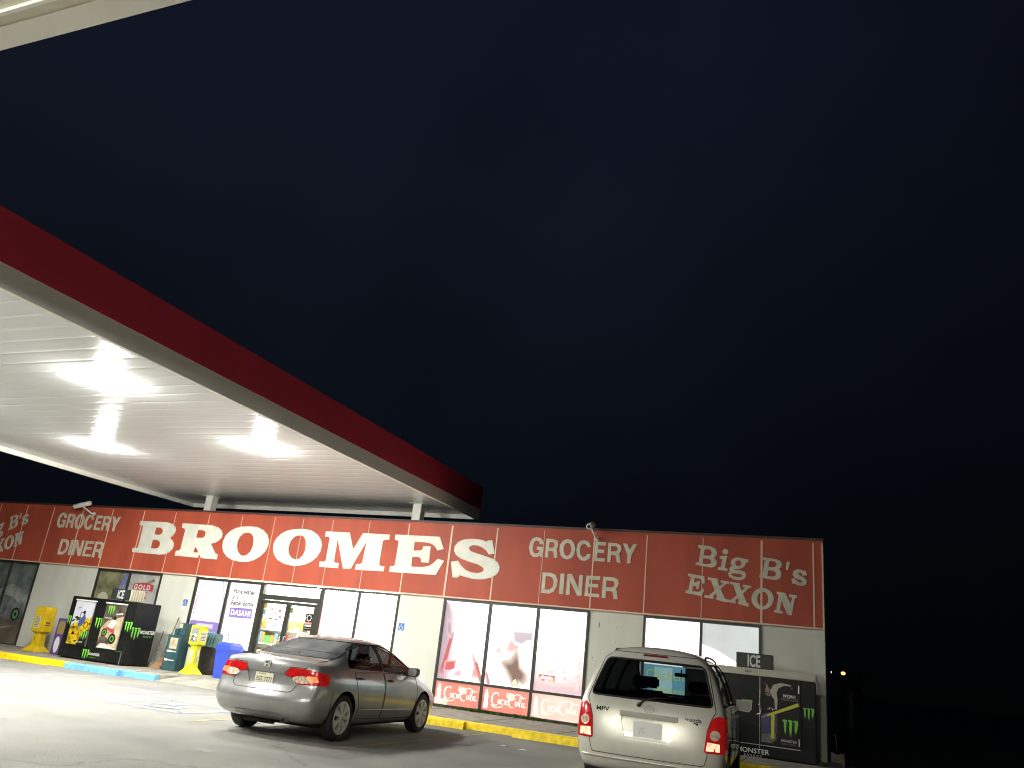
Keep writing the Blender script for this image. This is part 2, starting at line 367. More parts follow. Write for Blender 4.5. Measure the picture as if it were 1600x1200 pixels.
# ------------------------------------------------------------------ store building
SB = thing('store_building', 'long low white store building with red lettered fascia and lit windows', 'store', (0, 0, 0))
FT, FB = 4.52, 2.68
mb = MB()
for a, b, c, d in ((-14, -2.6, .13, FB), (1.2, 3.79, .13, FB), (6.37, 7.67, .13, FB), (14.41, 15.68, .13, FB), (19.49, 20.76, .13, FB), (23.33, 24.6, .13, FB),
                   (-2.6, 1.2, .02, .1), (3.79, 6.37, .13, .8), (7.67, 10.05, .13, .76), (12.04, 14.41, .13, .7), (20.76, 23.33, .13, .8)):
    mb = MB(); mb.box(a, b, 0, .16, c, d)
    if b - a > .1: mb.build('wall', [wall_w], SB)
mb = MB()
mb.box(24.425, 24.6, -.012, -.001, .13, 2.66)
mb.build('corner_trim', [wall_w], SB)
mb = MB(); mb.box(24.44, 24.6, .162, 16, 0, 4.3); mb.box(-14, 24.6, 16, 16.2, 0, 4.3); mb.build('side_wall', wall_w, SB)
mb = MB(); mb.box(-14, 24.43, .2, 15.9, 4.1, 4.2); mb.build('roof', roofing, SB)
mb = MB(); mb.box(-14, 24.6, -.06, .19, FB, FT); mb.box(24.4, 24.6, .192, 3, 4.301, 4.52)
fas = mb.build('fascia', fascia_r, SB)
mb = MB(); mb.box(-14, 24.62, -.075, .21, FT + .001, FT + .055); mb.build('coping', mat('dark_coping', (.06, .03, .025), .5), fas)
mb = MB(); mb.box(-14, 24.6, -.072, -.061, FB - .012, FB + .018)
JX = [-5.18, -3.9, -2.62, -1.33, -.05, 1.2, 2.51, 3.79, 5.10, 6.37, 7.67, 8.89, 10.05, 11.03, 12.02, 13.19, 14.41, 15.68, 16.95, 18.21, 19.49, 20.76, 22.05, 23.33, 24.40, 24.585]
WD = {2.51: .028, 3.79: .022, 5.10: .026, 14.41: .03, 15.68: .045, 16.95: .035, 19.49: .03, 20.76: .024, 23.33: .04, 24.40: .03, 24.585: .03}
for x in JX:
    w = WD.get(x, .014); mb.box(x - w / 2, x + w / 2, -.069, -.061, FB + .02, 4.47)
mb.build('trim_strips', cream, fas)
for (x, z, w, h) in ((19.73, 2.35, .02, .14), (20.14, 2.34, .02, .02), (20.6, 1.9, .025, .02), (19.62, 1.62, .02, .03), (2.15, .72, .09, .10), (20.13, 2.0, .02, .02), (19.6, 2.48, .015, .015), (2.9, 2.55, .02, .02)):
    mb = MB(); mb.prism([ell(x, z, w / 2, h / 2, 7)], .0005, .002, FRONT); mb.build('wall_mark', mat('rust_mark', (.06, .05, .04), .9), SB)

TRACE = {
'BROOMES':[[[(5.026,4.163),(6.106,4.163),(6.323,4.119),(6.462,4.038),(6.517,3.944),(6.497,3.847),(6.426,3.757),(6.355,3.706),(6.462,3.644),(6.546,3.562),(6.576,3.469),(6.549,3.373),(6.466,3.283),(6.314,3.212),(6.119,3.193),(5.013,3.209),(4.994,3.337),(5.163,3.337),(5.198,3.387),(5.185,3.992),(5.146,4.03),(5.035,4.031)],[(5.716,3.99),(5.883,3.989),(5.974,3.958),(6.018,3.902),(6.015,3.834),(5.951,3.783),(5.866,3.769),(5.716,3.781)],[(5.705,3.616),(5.877,3.621),(5.977,3.587),(6.03,3.527),(6.033,3.44),(5.982,3.38),(5.912,3.361),(5.707,3.366)]],[[(6.711,4.161),(7.841,4.146),(8.07,4.099),(8.223,4.021),(8.292,3.931),(8.302,3.829),(8.226,3.723),(8.104,3.651),(7.949,3.612),(8.194,3.341),(8.282,3.322),(8.289,3.176),(7.743,3.181),(7.59,3.289),(7.593,3.184),(6.705,3.196),(6.709,3.34),(6.816,3.353),(6.866,3.39),(6.872,3.96),(6.833,4.006),(6.726,4.015)],[(7.357,3.982),(7.526,3.986),(7.638,3.953),(7.682,3.893),(7.675,3.827),(7.614,3.771),(7.498,3.758),(7.35,3.764)],[(7.39,3.487),(7.455,3.459),(7.565,3.334),(7.379,3.333)]],[[(9.198,4.173),(9.475,4.165),(9.722,4.089),(9.888,3.969),(9.979,3.828),(9.998,3.667),(9.94,3.502),(9.8,3.35),(9.607,3.232),(9.375,3.168),(9.104,3.162),(8.842,3.196),(8.621,3.283),(8.47,3.403),(8.39,3.546),(8.371,3.711),(8.428,3.881),(8.566,4.018),(8.751,4.111),(8.972,4.156)],[(9.199,3.995),(9.321,3.97),(9.417,3.883),(9.461,3.766),(9.47,3.621),(9.43,3.474),(9.343,3.375),(9.218,3.332),(9.086,3.355),(8.979,3.449),(8.915,3.583),(8.9,3.738),(8.945,3.869),(9.047,3.963)]],[[(10.963,4.178),(11.179,4.18),(11.38,4.146),(11.595,4.041),(11.732,3.898),(11.788,3.76),(11.777,3.602),(11.697,3.441),(11.566,3.321),(11.377,3.223),(11.155,3.174),(10.922,3.16),(10.654,3.196),(10.414,3.288),(10.257,3.43),(10.189,3.569),(10.171,3.73),(10.232,3.886),(10.365,4.019),(10.542,4.108),(10.749,4.159)],[(11.024,4.008),(11.14,3.975),(11.228,3.872),(11.264,3.733),(11.271,3.592),(11.219,3.449),(11.131,3.365),(11.01,3.332),(10.873,3.367),(10.762,3.467),(10.709,3.597),(10.708,3.739),(10.754,3.867),(10.86,3.97)]],[[(11.835,4.149),(12.611,4.15),(12.806,3.71),(13.031,4.156),(13.868,4.154),(13.864,4.012),(13.746,4.015),(13.684,3.978),(13.68,3.362),(13.736,3.324),(13.854,3.318),(13.842,3.189),(12.969,3.179),(12.973,3.328),(13.101,3.339),(13.154,3.372),(13.185,3.936),(12.829,3.196),(12.588,3.186),(12.259,3.959),(12.271,3.354),(12.314,3.326),(12.438,3.321),(12.436,3.185),(11.823,3.186),(11.812,3.327),(11.941,3.331),(11.998,3.355),(11.998,3.981),(11.939,4.01),(11.835,4.008)]],[[(14.033,4.165),(15.348,4.169),(15.509,3.864),(15.327,3.816),(15.269,3.892),(15.175,3.961),(15.057,3.997),(14.905,4.006),(14.64,4.001),(14.639,3.776),(14.846,3.787),(14.9,3.823),(14.911,3.906),(15.127,3.909),(15.137,3.491),(14.912,3.491),(14.888,3.583),(14.826,3.62),(14.634,3.613),(14.642,3.363),(14.969,3.37),(15.149,3.41),(15.266,3.491),(15.378,3.606),(15.568,3.566),(15.377,3.195),(14.013,3.189),(14.016,3.333),(14.111,3.343),(14.153,3.374),(14.162,3.985),(14.137,4.017),(14.039,4.021)]],[[(16.722,4.143),(16.836,4.149),(16.937,3.829),(16.784,3.793),(16.702,3.888),(16.577,3.962),(16.447,4),(16.322,4.005),(16.237,3.968),(16.218,3.91),(16.261,3.856),(16.401,3.815),(16.657,3.757),(16.91,3.692),(17.041,3.621),(17.115,3.515),(17.111,3.405),(17.045,3.307),(16.899,3.227),(16.679,3.173),(16.434,3.165),(16.198,3.204),(16.06,3.235),(16.006,3.176),(15.863,3.17),(15.762,3.553),(15.956,3.592),(16.052,3.482),(16.192,3.379),(16.36,3.326),(16.537,3.318),(16.656,3.353),(16.701,3.411),(16.658,3.471),(16.509,3.534),(16.271,3.583),(16.029,3.649),(15.882,3.73),(15.806,3.839),(15.813,3.954),(15.898,4.064),(16.051,4.134),(16.265,4.161),(16.481,4.155),(16.608,4.133),(16.665,4.103)]],],
'GROCERY':[[[(18.011,4.294),(18.118,4.271),(18.188,4.2),(18.212,4.127),(18.113,4.117),(18.081,4.185),(18.019,4.211),(17.969,4.185),(17.937,4.089),(17.936,3.99),(17.965,3.914),(18.021,3.882),(18.092,3.911),(18.126,3.981),(18.042,3.986),(18.045,4.059),(18.207,4.054),(18.196,3.81),(18.143,3.816),(18.135,3.849),(18.061,3.802),(17.966,3.806),(17.886,3.87),(17.84,4.005),(17.846,4.143),(17.909,4.255)]],[[(18.27,4.267),(18.453,4.262),(18.56,4.228),(18.593,4.142),(18.575,4.064),(18.548,4.023),(18.574,3.967),(18.592,3.813),(18.506,3.812),(18.483,3.942),(18.45,3.97),(18.346,3.968),(18.357,3.813),(18.273,3.81)],[(18.36,4.189),(18.439,4.189),(18.488,4.156),(18.49,4.088),(18.453,4.047),(18.353,4.048)]],[[(18.812,4.284),(18.917,4.256),(18.995,4.173),(19.028,4.068),(19.018,3.943),(18.962,3.844),(18.855,3.79),(18.752,3.807),(18.669,3.885),(18.63,3.999),(18.634,4.135),(18.704,4.236)],[(18.82,4.197),(18.884,4.167),(18.921,4.092),(18.932,4.006),(18.905,3.918),(18.838,3.873),(18.774,3.901),(18.739,3.976),(18.73,4.072),(18.756,4.155)]],[[(19.229,4.275),(19.342,4.248),(19.426,4.118),(19.332,4.113),(19.298,4.169),(19.226,4.194),(19.169,4.143),(19.148,4.036),(19.167,3.923),(19.232,3.865),(19.3,3.892),(19.335,3.955),(19.431,3.947),(19.393,3.841),(19.288,3.781),(19.177,3.799),(19.089,3.89),(19.057,4.032),(19.076,4.167),(19.141,4.248)]],[[(19.521,4.257),(19.779,4.251),(19.775,4.169),(19.597,4.171),(19.594,4.076),(19.752,4.073),(19.748,3.993),(19.586,3.994),(19.585,3.871),(19.776,3.872),(19.778,3.792),(19.516,3.795)]],[[(19.838,4.245),(20.044,4.24),(20.144,4.194),(20.165,4.11),(20.135,4.034),(20.098,4.003),(20.13,3.968),(20.166,3.792),(20.073,3.79),(20.041,3.934),(20.004,3.96),(19.916,3.961),(19.918,3.796),(19.84,3.788)],[(19.912,4.173),(20.029,4.169),(20.071,4.134),(20.07,4.086),(20.037,4.047),(19.911,4.044)]],[[(20.196,4.244),(20.292,4.245),(20.368,4.103),(20.441,4.242),(20.536,4.243),(20.408,3.974),(20.404,3.792),(20.314,3.792),(20.317,3.969)]],[[(18.253,3.447),(18.468,3.451),(18.595,3.403),(18.651,3.283),(18.641,3.132),(18.571,3.014),(18.454,2.959),(18.26,2.964)],[(18.343,3.367),(18.456,3.365),(18.52,3.331),(18.554,3.239),(18.54,3.125),(18.465,3.054),(18.343,3.051)]],[[(18.709,3.448),(18.81,3.451),(18.817,2.973),(18.712,2.969)]],[[(18.885,3.454),(18.995,3.453),(19.182,3.133),(19.18,3.45),(19.271,3.447),(19.27,2.969),(19.166,2.965),(18.969,3.286),(18.977,2.969),(18.883,2.966)]],[[(19.355,3.443),(19.698,3.447),(19.695,3.363),(19.44,3.359),(19.438,3.262),(19.663,3.263),(19.659,3.185),(19.43,3.184),(19.426,3.036),(19.699,3.041),(19.7,2.964),(19.343,2.969)]],[[(19.767,3.442),(20.019,3.446),(20.118,3.401),(20.152,3.311),(20.11,3.217),(20.083,3.188),(20.116,3.135),(20.146,2.956),(20.051,2.954),(20.027,3.083),(19.982,3.126),(19.857,3.122),(19.855,2.961),(19.763,2.958)],[(19.85,3.364),(20.005,3.366),(20.046,3.322),(20.046,3.258),(20.005,3.213),(19.851,3.208)]],],
'BIGBS':[[[(21.947,4.303),(22.22,4.284),(22.329,4.23),(22.37,4.143),(22.343,4.072),(22.295,4.036),(22.354,3.98),(22.366,3.906),(22.328,3.835),(22.241,3.81),(21.897,3.854),(21.905,3.908),(21.965,3.902),(22.009,4.226),(21.945,4.243)],[(22.094,4.217),(22.183,4.216),(22.232,4.195),(22.253,4.136),(22.225,4.079),(22.167,4.066),(22.068,4.076)],[(22.07,4.007),(22.178,4.003),(22.232,3.973),(22.245,3.919),(22.21,3.887),(22.152,3.878),(22.05,3.887)]],[[(22.612,4.186),(22.608,4.162),(22.595,4.142),(22.575,4.127),(22.551,4.121),(22.527,4.125),(22.507,4.137),(22.493,4.156),(22.488,4.179),(22.492,4.203),(22.505,4.223),(22.525,4.237),(22.549,4.243),(22.573,4.24),(22.593,4.228),(22.607,4.209)]],[[(22.43,4.071),(22.594,4.096),(22.541,3.819),(22.609,3.804),(22.59,3.754),(22.388,3.775),(22.396,3.826),(22.454,3.824),(22.489,4.012),(22.431,4.022)]],[[(22.844,4.067),(22.92,4.052),(22.987,4.037),(23.053,4.044),(23.048,3.976),(22.988,3.959),(22.975,3.894),(22.913,3.833),(22.809,3.813),(22.752,3.809),(22.743,3.789),(22.866,3.791),(22.98,3.76),(23.009,3.675),(22.963,3.605),(22.869,3.57),(22.736,3.584),(22.64,3.632),(22.616,3.698),(22.657,3.759),(22.638,3.796),(22.665,3.846),(22.703,3.872),(22.674,3.925),(22.682,3.993),(22.749,4.05)],[(22.826,4.008),(22.892,3.986),(22.899,3.929),(22.865,3.878),(22.799,3.884),(22.766,3.93),(22.778,3.98)],[(22.725,3.718),(22.867,3.708),(22.924,3.689),(22.91,3.646),(22.849,3.63),(22.735,3.648),(22.678,3.682)]],[[(23.362,4.101),(23.632,4.078),(23.733,4.036),(23.76,3.962),(23.732,3.903),(23.686,3.871),(23.741,3.818),(23.744,3.724),(23.704,3.655),(23.612,3.624),(23.277,3.664),(23.284,3.716),(23.351,3.713),(23.4,4.042),(23.357,4.047)],[(23.493,4.032),(23.604,4.029),(23.65,3.983),(23.64,3.926),(23.585,3.894),(23.474,3.9)],[(23.474,3.829),(23.585,3.823),(23.635,3.783),(23.627,3.725),(23.567,3.693),(23.451,3.7)]],[[(23.879,4.045),(23.924,4.019),(23.909,3.961),(23.878,3.855),(23.841,3.858),(23.851,3.996)]],[[(24.104,3.888),(24.176,3.874),(24.212,3.857),(24.248,3.86),(24.268,3.767),(24.175,3.761),(24.14,3.824),(24.085,3.812),(24.112,3.766),(24.21,3.717),(24.266,3.646),(24.244,3.57),(24.163,3.537),(24.065,3.548),(24.02,3.573),(23.975,3.57),(23.949,3.671),(24.003,3.694),(24.066,3.632),(24.128,3.599),(24.173,3.621),(24.147,3.656),(24.03,3.695),(23.973,3.757),(23.996,3.844),(24.05,3.881)]],],
'EXXON':[[[(21.741,3.645),(22.1,3.606),(22.11,3.451),(22.056,3.447),(22.028,3.533),(21.985,3.549),(21.886,3.558),(21.87,3.46),(21.929,3.458),(21.951,3.493),(22.006,3.492),(21.982,3.316),(21.929,3.322),(21.921,3.374),(21.856,3.381),(21.837,3.263),(21.983,3.254),(22.035,3.291),(22.069,3.341),(22.108,3.315),(22.05,3.171),(21.691,3.214),(21.699,3.272),(21.754,3.271),(21.803,3.576),(21.737,3.588)]],[[(22.228,3.575),(22.373,3.56),(22.583,3.092),(22.411,3.127)]],[[(22.547,3.51),(22.608,3.495),(22.276,3.164),(22.199,3.182)]],[[(22.183,3.592),(22.402,3.568),(22.393,3.515),(22.174,3.539)]],[[(22.466,3.543),(22.646,3.526),(22.639,3.474),(22.461,3.492)]],[[(22.117,3.2),(22.314,3.177),(22.306,3.125),(22.113,3.148)]],[[(22.368,3.171),(22.601,3.147),(22.593,3.074),(22.367,3.118)]],[[(22.709,3.511),(22.851,3.496),(23.052,3.035),(22.884,3.069)]],[[(23.021,3.447),(23.081,3.432),(22.753,3.105),(22.677,3.122)]],[[(22.665,3.528),(22.879,3.504),(22.87,3.452),(22.656,3.475)]],[[(22.942,3.48),(23.118,3.463),(23.111,3.412),(22.936,3.43)]],[[(22.597,3.141),(22.79,3.118),(22.781,3.066),(22.592,3.089)]],[[(22.843,3.112),(23.07,3.089),(23.062,3.017),(22.842,3.06)]],[[(23.588,3.225),(23.582,3.174),(23.565,3.125),(23.537,3.08),(23.501,3.042),(23.457,3.011),(23.408,2.991),(23.357,2.981),(23.305,2.982),(23.256,2.995),(23.211,3.019),(23.174,3.052),(23.146,3.093),(23.128,3.14),(23.122,3.19),(23.127,3.241),(23.144,3.291),(23.172,3.337),(23.209,3.376),(23.253,3.407),(23.303,3.427),(23.355,3.437),(23.407,3.435),(23.457,3.421),(23.501,3.397),(23.538,3.363),(23.565,3.322),(23.582,3.275)],[(23.473,3.213),(23.47,3.178),(23.462,3.144),(23.449,3.114),(23.431,3.087),(23.409,3.067),(23.385,3.054),(23.36,3.048),(23.335,3.05),(23.311,3.059),(23.289,3.076),(23.271,3.1),(23.257,3.128),(23.249,3.161),(23.245,3.196),(23.248,3.231),(23.256,3.265),(23.27,3.296),(23.288,3.322),(23.31,3.342),(23.334,3.356),(23.359,3.362),(23.384,3.36),(23.409,3.35),(23.43,3.332),(23.448,3.309),(23.462,3.28),(23.47,3.248)]],[[(23.648,3.383),(23.829,3.364),(23.927,3.14),(23.964,3.281),(23.897,3.289),(23.905,3.345),(24.066,3.331),(24.057,3.275),(24.017,3.276),(23.952,2.908),(23.863,2.915),(23.742,3.2),(23.71,2.998),(23.773,2.967),(23.764,2.929),(23.589,2.948),(23.597,2.995),(23.638,2.992),(23.688,3.326),(23.645,3.332)]],],
}

def lettering(key, m, f=None, a=0, b=None):
    mb = MB(); n = 0
    for rings in TRACE[key][a:b]:
        rr = [[(f(u, v) if f else (u, v)) for u, v in r] for r in rings]
        mb.prism(rr, .0605, .071 + .0008 * (n % 7), FRONT); n += 1
    return mb.build('lettering', m, fas)
lettering('BROOMES', letter_w)
for a_, b_ in ((0, 7), (7, 12)):
    lettering('GROCERY', letter_b, None, a_, b_); lettering('GROCERY', letter_b, lambda u, v: (u - 16.35, v + .005), a_, b_)
lettering('BIGBS', letter_b); lettering('EXXON', letter_b)
def tilt(u, v):
    a = R(24); x, z = u - 24.2, v - 3.6
    return (.10 + (x * math.cos(a) - z * math.sin(a)) * .86, 3.93 + x * math.sin(a) + z * math.cos(a))
lettering('BIGBS', letter_b, tilt); lettering('EXXON', letter_b, tilt)

# --- lit window films
def W(name, c, s, **k): return glow('film_' + name, c, s, **k)
film_white = W('white', (1, .99, .96), 1.7)
film_soft = W('soft', (.95, .93, .93), 1.05, col2=(1, 1, .98), vscale=.7)
film_cokebg = W('cokebg', (.50, .33, .35), 1.0, col2=(1.15, 1.12, 1.1), vscale=.8, lo=.36, hi=.56, stretch=(1, 1, .5))
film_coke2 = W('coke2', (.95, .93, .85), 1.1, col2=(1.2, 1.2, 1.15), vscale=.6)
film_coke3 = W('coke3', (.75, .52, .53), 1.0, col2=(1.25, 1.2, 1.2), vscale=1.0, lo=.38, hi=.55, stretch=(1.2, 1, .5))
film_red = W('red', (.68, .20, .15), 1.0, col2=(.80, .36, .27), vscale=1.2)
film_redpale = W('redpale', (.85, .50, .42), 1.0, col2=(1.0, .72, .62), vscale=1.5)
film_cream = W('cream', (1, .93, .84), 1.05)
film_cream2 = W('cream2', (1.0, .84, .74), 1.05)
film_rust = W('rust', (.45, .13, .11), 1, col2=(.62, .30, .28), vscale=3)
film_mauve = W('mauve', (.40, .33, .37), 1, col2=(.60, .52, .56), vscale=2)
film_brown = W('brown', (.22, .13, .10), 1, col2=(.42, .30, .22), vscale=4)
film_tan = W('tan', (.75, .68, .45), 1)
film_lav = W('lavender', (.80, .80, .86), 1, col2=(.86, .90, .82), vscale=1.1)
film_purple = W('purple', (.22, .15, .42), 1, col2=(.32, .24, .52), vscale=2)
film_lilac = W('lilac', (.48, .43, .62), 1)
film_gtext = W('grey_text', (.13, .12, .13), 1)
film_das = W('poster_white', (.93, .93, .90), 1.0, col2=(1, 1, .98), vscale=1.4)
film_grey = W('grey_upper', (.50, .53, .50), 1.0, col2=(.62, .66, .66), vscale=.9)
film_blue = W('blue_tint', (.13, .33, .48), 1.0, col2=(.25, .55, .66), vscale=1.5)
film_bluep = W('blue_pale', (.45, .72, .75), 1.0, col2=(.7, .9, .9), vscale=2)
film_ylet = W('yellow_letter', (.62, .72, .15), 1.0)
dim_olive = mat('poster_olive', (.09, .09, .045), .25, col2=(.30, .29, .17), vscale=2.2)
dim_grey = mat('poster_grey', (.34, .34, .31), .25, col2=(.55, .55, .50), vscale=2)
dim_blue = mat('poster_blue', (.20, .22, .38), .3, var=.3, vscale=4)
dim_red = mat('poster_red', (.45, .05, .06), .4)
rally_bg = mat('poster_smoke', (.07, .09, .08), .3, col2=(.22, .26, .23), vscale=1.6)
rally_smoke = mat('poster_pale_smoke', (.40, .43, .38), .3, col2=(.18, .2, .18), vscale=3)
rally_body = mat('poster_car_grey', (.10, .11, .11), .3, col2=(.27, .28, .28), vscale=4)
rally_road = mat('poster_road', (.10, .085, .06), .35, col2=(.20, .17, .12), vscale=2)
rally_green = mat('poster_green', (.12, .26, .12), .4)
clear = glass('clear_glass', (.95, .97, .96))

def window(x0, x1, z0, z1, mull, rails=(), fw=.055, m=bronze, label=None):
    mb = MB()
    mb.box(x0, x1, -.03, .10, z1 - fw, z1 - .001); mb.box(x0, x1, -.03, .10, z0, z0 + fw)
    for x in (x0 + fw / 2, x1 - fw / 2): mb.box(x - fw / 2, x + fw / 2, -.029, .099, z0 + fw + .001, z1 - fw - .001)
    for x in mull: mb.box(x - fw / 2, x + fw / 2, -.028, .098, z0 + fw + .001, z1 - fw - .001)
    xs = [x0 + fw / 2] + list(mull) + [x1 - fw / 2]
    for z in rails:
        for a, b in zip(xs[:-1], xs[1:]): mb.box(a + fw / 2 + .001, b - fw / 2 - .001, -.026, .096, z - fw / 2, z + fw / 2)
    o = mb.build('window', m, SB)
    if label: o['label'] = label
    return o
GL = -.03        # depth of glass behind the wall face (y = +.03)
def pane(win, name, items, label=None):
    """items: (material, rings, thickness layer) laid one over the next; one mesh per pane"""
    mb = MB(); mats = []
    for i, (m, rings) in enumerate(items):
        if m not in mats: mats.append(m)
        mb.prism(rings, GL + .0008 * i, GL + .0008 * i, FRONT, mats.index(m))
    return mb, mats
def finish(mb, mats, win, name, label=None):
    o = mb.build(name, mats, win, recalc=False)
    if label: o['label'] = label
    return o
def idx(mats, m):
    if m not in mats: mats.append(m)
    return mats.index(m)

# far left window: dark poster of a drifting car in smoke
w1 = window(-2.6, 1.2, .1, 2.66, (-1.33, -.05), label='dark full-height window with a poster of a drifting car')
mb, mt = pane(w1, 'p', [(rally_bg, [rect(-2.55, 1.15, .155, 2.6)]), (rally_smoke, [[(-1.6, 1.35), (-.3, 1.75), (.2, 1.95), (.7, 1.8), (1.05, 1.6), (1.12, 1.1), (-1.6, .95)]]),
    (rally_road, [rect(-2.55, 1.15, .155, .88)]),
    (rally_body, [[(-1.3, 1.0), (-1.2, 1.3), (-.6, 1.38), (-.25, 1.56), (.2, 1.6), (.5, 1.5), (.66, 1.4), (.95, 1.38), (1.06, 1.28), (1.02, 1.0), (.9, .95), (-1.2, .86)]]),
    (rally_bg, [[(-.35, 1.38), (-.12, 1.52), (.18, 1.55), (.42, 1.47), (.5, 1.36)]]),
    (black_p, [ell(.72, 1.04, .19, .2)]), (rally_green, [ell(.73, 1.04, .13, .145)]), (black_p, [ell(.73, 1.04, .05, .06, 10)]),
    (rally_smoke, [[(-.9, .50), (.3, .62), (.9, .72), (.3, .58)]])])
finish(mb, mt, w1, 'poster')
# window behind the left freezer
w2 = window(3.79, 6.37, .8, 2.66, (5.10,), label='window behind the left ice freezer with two dim posters')
mb, mt = pane(w2, 'p', [(dim_olive, [rect(3.84, 5.07, .855, 2.6)]), (dim_blue, [[(4.72, .9), (4.74, 2.1), (4.80, 2.35), (4.84, 2.6), (5.06, 2.6), (5.06, .9)]]), (mat('poster_pale', (.5, .5, .36), .3), [ell(4.2, 1.78, .22, .2)])])
finish(mb, mt, w2, 'poster', 'olive and blue poster in the left pane')
mb, mt = pane(w2, 'p', [(dim_grey, [rect(5.13, 6.32, .855, 2.6)]), (dim_olive, [[(5.75, 2.35), (6.05, 2.5), (6.1, 2.42), (5.85, 2.28)]]), (dim_red, [[(5.3, 2.14), (6.1, 2.12), (6.1, 2.3), (5.75, 2.36), (5.3, 2.3)]])])
mb.text('GOLD', FRONT, 5.34, 2.15, .2, GL + .004, idx(mt, mark_w), bold=.03, spacing=1.3)
mb.text('PEAK', FRONT, 5.24, 1.90, .27, GL + .003, idx(mt, dim_red), bold=.04, spacing=1.1)
finish(mb, mt, w2, 'poster', 'grey poster with red lettering in the right pane')
# bottled-water window
w3 = window(7.67, 10.07, .76, 2.66, (8.87,), fw=.075, label='window left of the doors with two water posters')
mb, mt = pane(w3, 'p', [(film_lav, [rect(7.74, 8.83, .83, 2.59)]), (film_purple, [rect(7.76, 8.81, .85, 1.47)]), (film_lilac, [rect(8.0, 8.6, 1.28, 1.40)]), (film_blue, [rect(8.1, 8.75, .9, 1.2)])])
mb.ribbon([(7.98, 2.58), (7.86, 2.25), (7.8, 1.95), (7.82, 1.62), (7.78, 1.5)], [.05, .04, .09, .05, .03], FRONT, GL + .004, idx(mt, film_lilac))
mb.ribbon([(8.62, 2.58), (8.74, 2.25), (8.79, 1.95), (8.76, 1.62), (8.79, 1.5)], [.07, .05, .06, .09, .04], FRONT, GL + .0045, idx(mt, film_lilac))
mb.ribbon([(7.78, 1.485), (8.8, 1.485)], .03, FRONT, GL + .005, idx(mt, film_white))
mb.text('naturally water', FRONT, 8.03, 1.31, .08, GL + .0055, idx(mt, film_white))
finish(mb, mt, w3, 'poster', 'lavender poster of a bottle shoulder with a purple base')
mb, mt = pane(w3, 'p', [(film_das, [rect(8.92, 9.99, .83, 2.59)]), (film_purple, [[(9.07, 1.64), (9.86, 1.66), (9.83, 1.93), (9.06, 1.91)]])])
g = idx(mt, film_gtext)
mb.text('Pure water', FRONT, 9.06, 2.30, .185, GL + .003, g, sx=.9, bold=.035); mb.text('in a', FRONT, 9.06, 2.14, .17, GL + .003, g, sx=.9, bold=.035)
mb.text('Better Bottle', FRONT, 9.05, 1.985, .17, GL + .003, g, sx=.86, bold=.035)
mb.text('DASANI', FRONT, 9.115, 1.715, .205, GL + .004, idx(mt, film_white), sx=.86, spacing=1.12, bold=.01)
for k in range(26):
    a = random.uniform(0, 6.28); x, z = random.uniform(9.02, 9.45), random.uniform(.95, 1.5); L = random.uniform(.04, .14)
    mb.ribbon([(x, z), (x + L * math.cos(a), z + L * math.sin(a) * 1.2), (x + L * math.cos(a + .7), z + L * math.sin(a + .7) * 1.6)], .012, FRONT, GL + .003 + k * .0002, g)
mb.ribbon([(9.6, 1.55), (9.9, 1.545)], .008, FRONT, GL + .003, g)
finish(mb, mt, w3, 'poster', 'white poster with grey words above a purple label')
# entrance: transom + two glass doors
w4 = window(10.07, 12.04, 2.30, 2.66, (), fw=.05, label='glazed transom over the entrance doors')
mb = MB(); mb.prism([rect(10.1, 12.0, 2.33, 2.62)], GL, GL, FRONT); finish(mb, [clear], w4, 'pane')
mb = MB()
for k in range(14): mb.ribbon([(10.25 + k * .085, 2.56 - .003 * k), (10.31 + k * .085, 2.55 - .004 * k + random.uniform(-.02, .01))], .008, FRONT, GL + .002)
finish(mb, [film_gtext], w4, 'sticker_residue')
mb = MB(); mb.box(10.07, 10.15, -.03, .10, .13, 2.298); mb.box(11.95, 12.04, -.03, .10, .13, 2.298); mb.box(10.151, 11.949, -.031, .099, 2.22, 2.298)
mb.build('door_frame', bronze, SB)
def door(x0, x1, hx, label):
    mb = MB(); f = .075
    mb.box(x0, x0 + f, -.012, .045, .15, 2.20); mb.box(x1 - f, x1, -.012, .045, .15, 2.20)
    mb.box(x0 + f + .001, x1 - f - .001, -.011, .044, 2.12, 2.20); mb.box(x0 + f + .001, x1 - f - .001, -.011, .044, .15, .35)
    d = mb.build('door', bronze, SB); d['label'] = label
    mb = MB(); mb.prism([rect(x0 + f, x1 - f, .34, 2.13)], -.015, -.015, FRONT); mb.build('pane', clear, d, recalc=False)
    mb = MB(); mb.tube([(hx, -.01, 1.0), (hx, -.07, 1.0), (hx, -.07, 1.3), (hx, -.01, 1.3)], .014, 8); mb.build('handle', alu, d)
    return d
d1 = door(10.155, 11.03, 10.98, 'left glass entrance door'); d2 = door(11.035, 11.945, 11.10, 'right glass entrance door')
def sticker(par, x0, x1, z0, z1, m, items=()):
    mb = MB(); mt = [m]; mb.prism([rect(x0, x1, z0, z1)], -.013, -.013, FRONT)
    for i, (mm, rg) in enumerate(items): mb.prism(rg, -.0122 + .0006 * i, -.0122 + .0006 * i, FRONT, idx(mt, mm))
    return mb, mt
mb, mt = sticker(d2, 11.63, 11.87, 1.52, 1.95, black_p, [(film_red, [rect(11.64, 11.86, 1.68, 1.73)]), (mark_w, [rect(11.645, 11.85, 1.62, 1.665)])])
mb.ribbon([(11.75 + .065 * math.cos(t), 1.84 + .065 * math.sin(t)) for t in [R(a) for a in range(0, 361, 30)]], .014, FRONT, -.011, idx(mt, mark_w))
for a in range(0, 360, 45): mb.ribbon([(11.75 + .07 * math.cos(R(a)), 1.84 + .07 * math.sin(R(a))), (11.75 + .09 * math.cos(R(a)), 1.84 + .09 * math.sin(R(a)))], .018, FRONT, -.0105, idx(mt, mark_w))
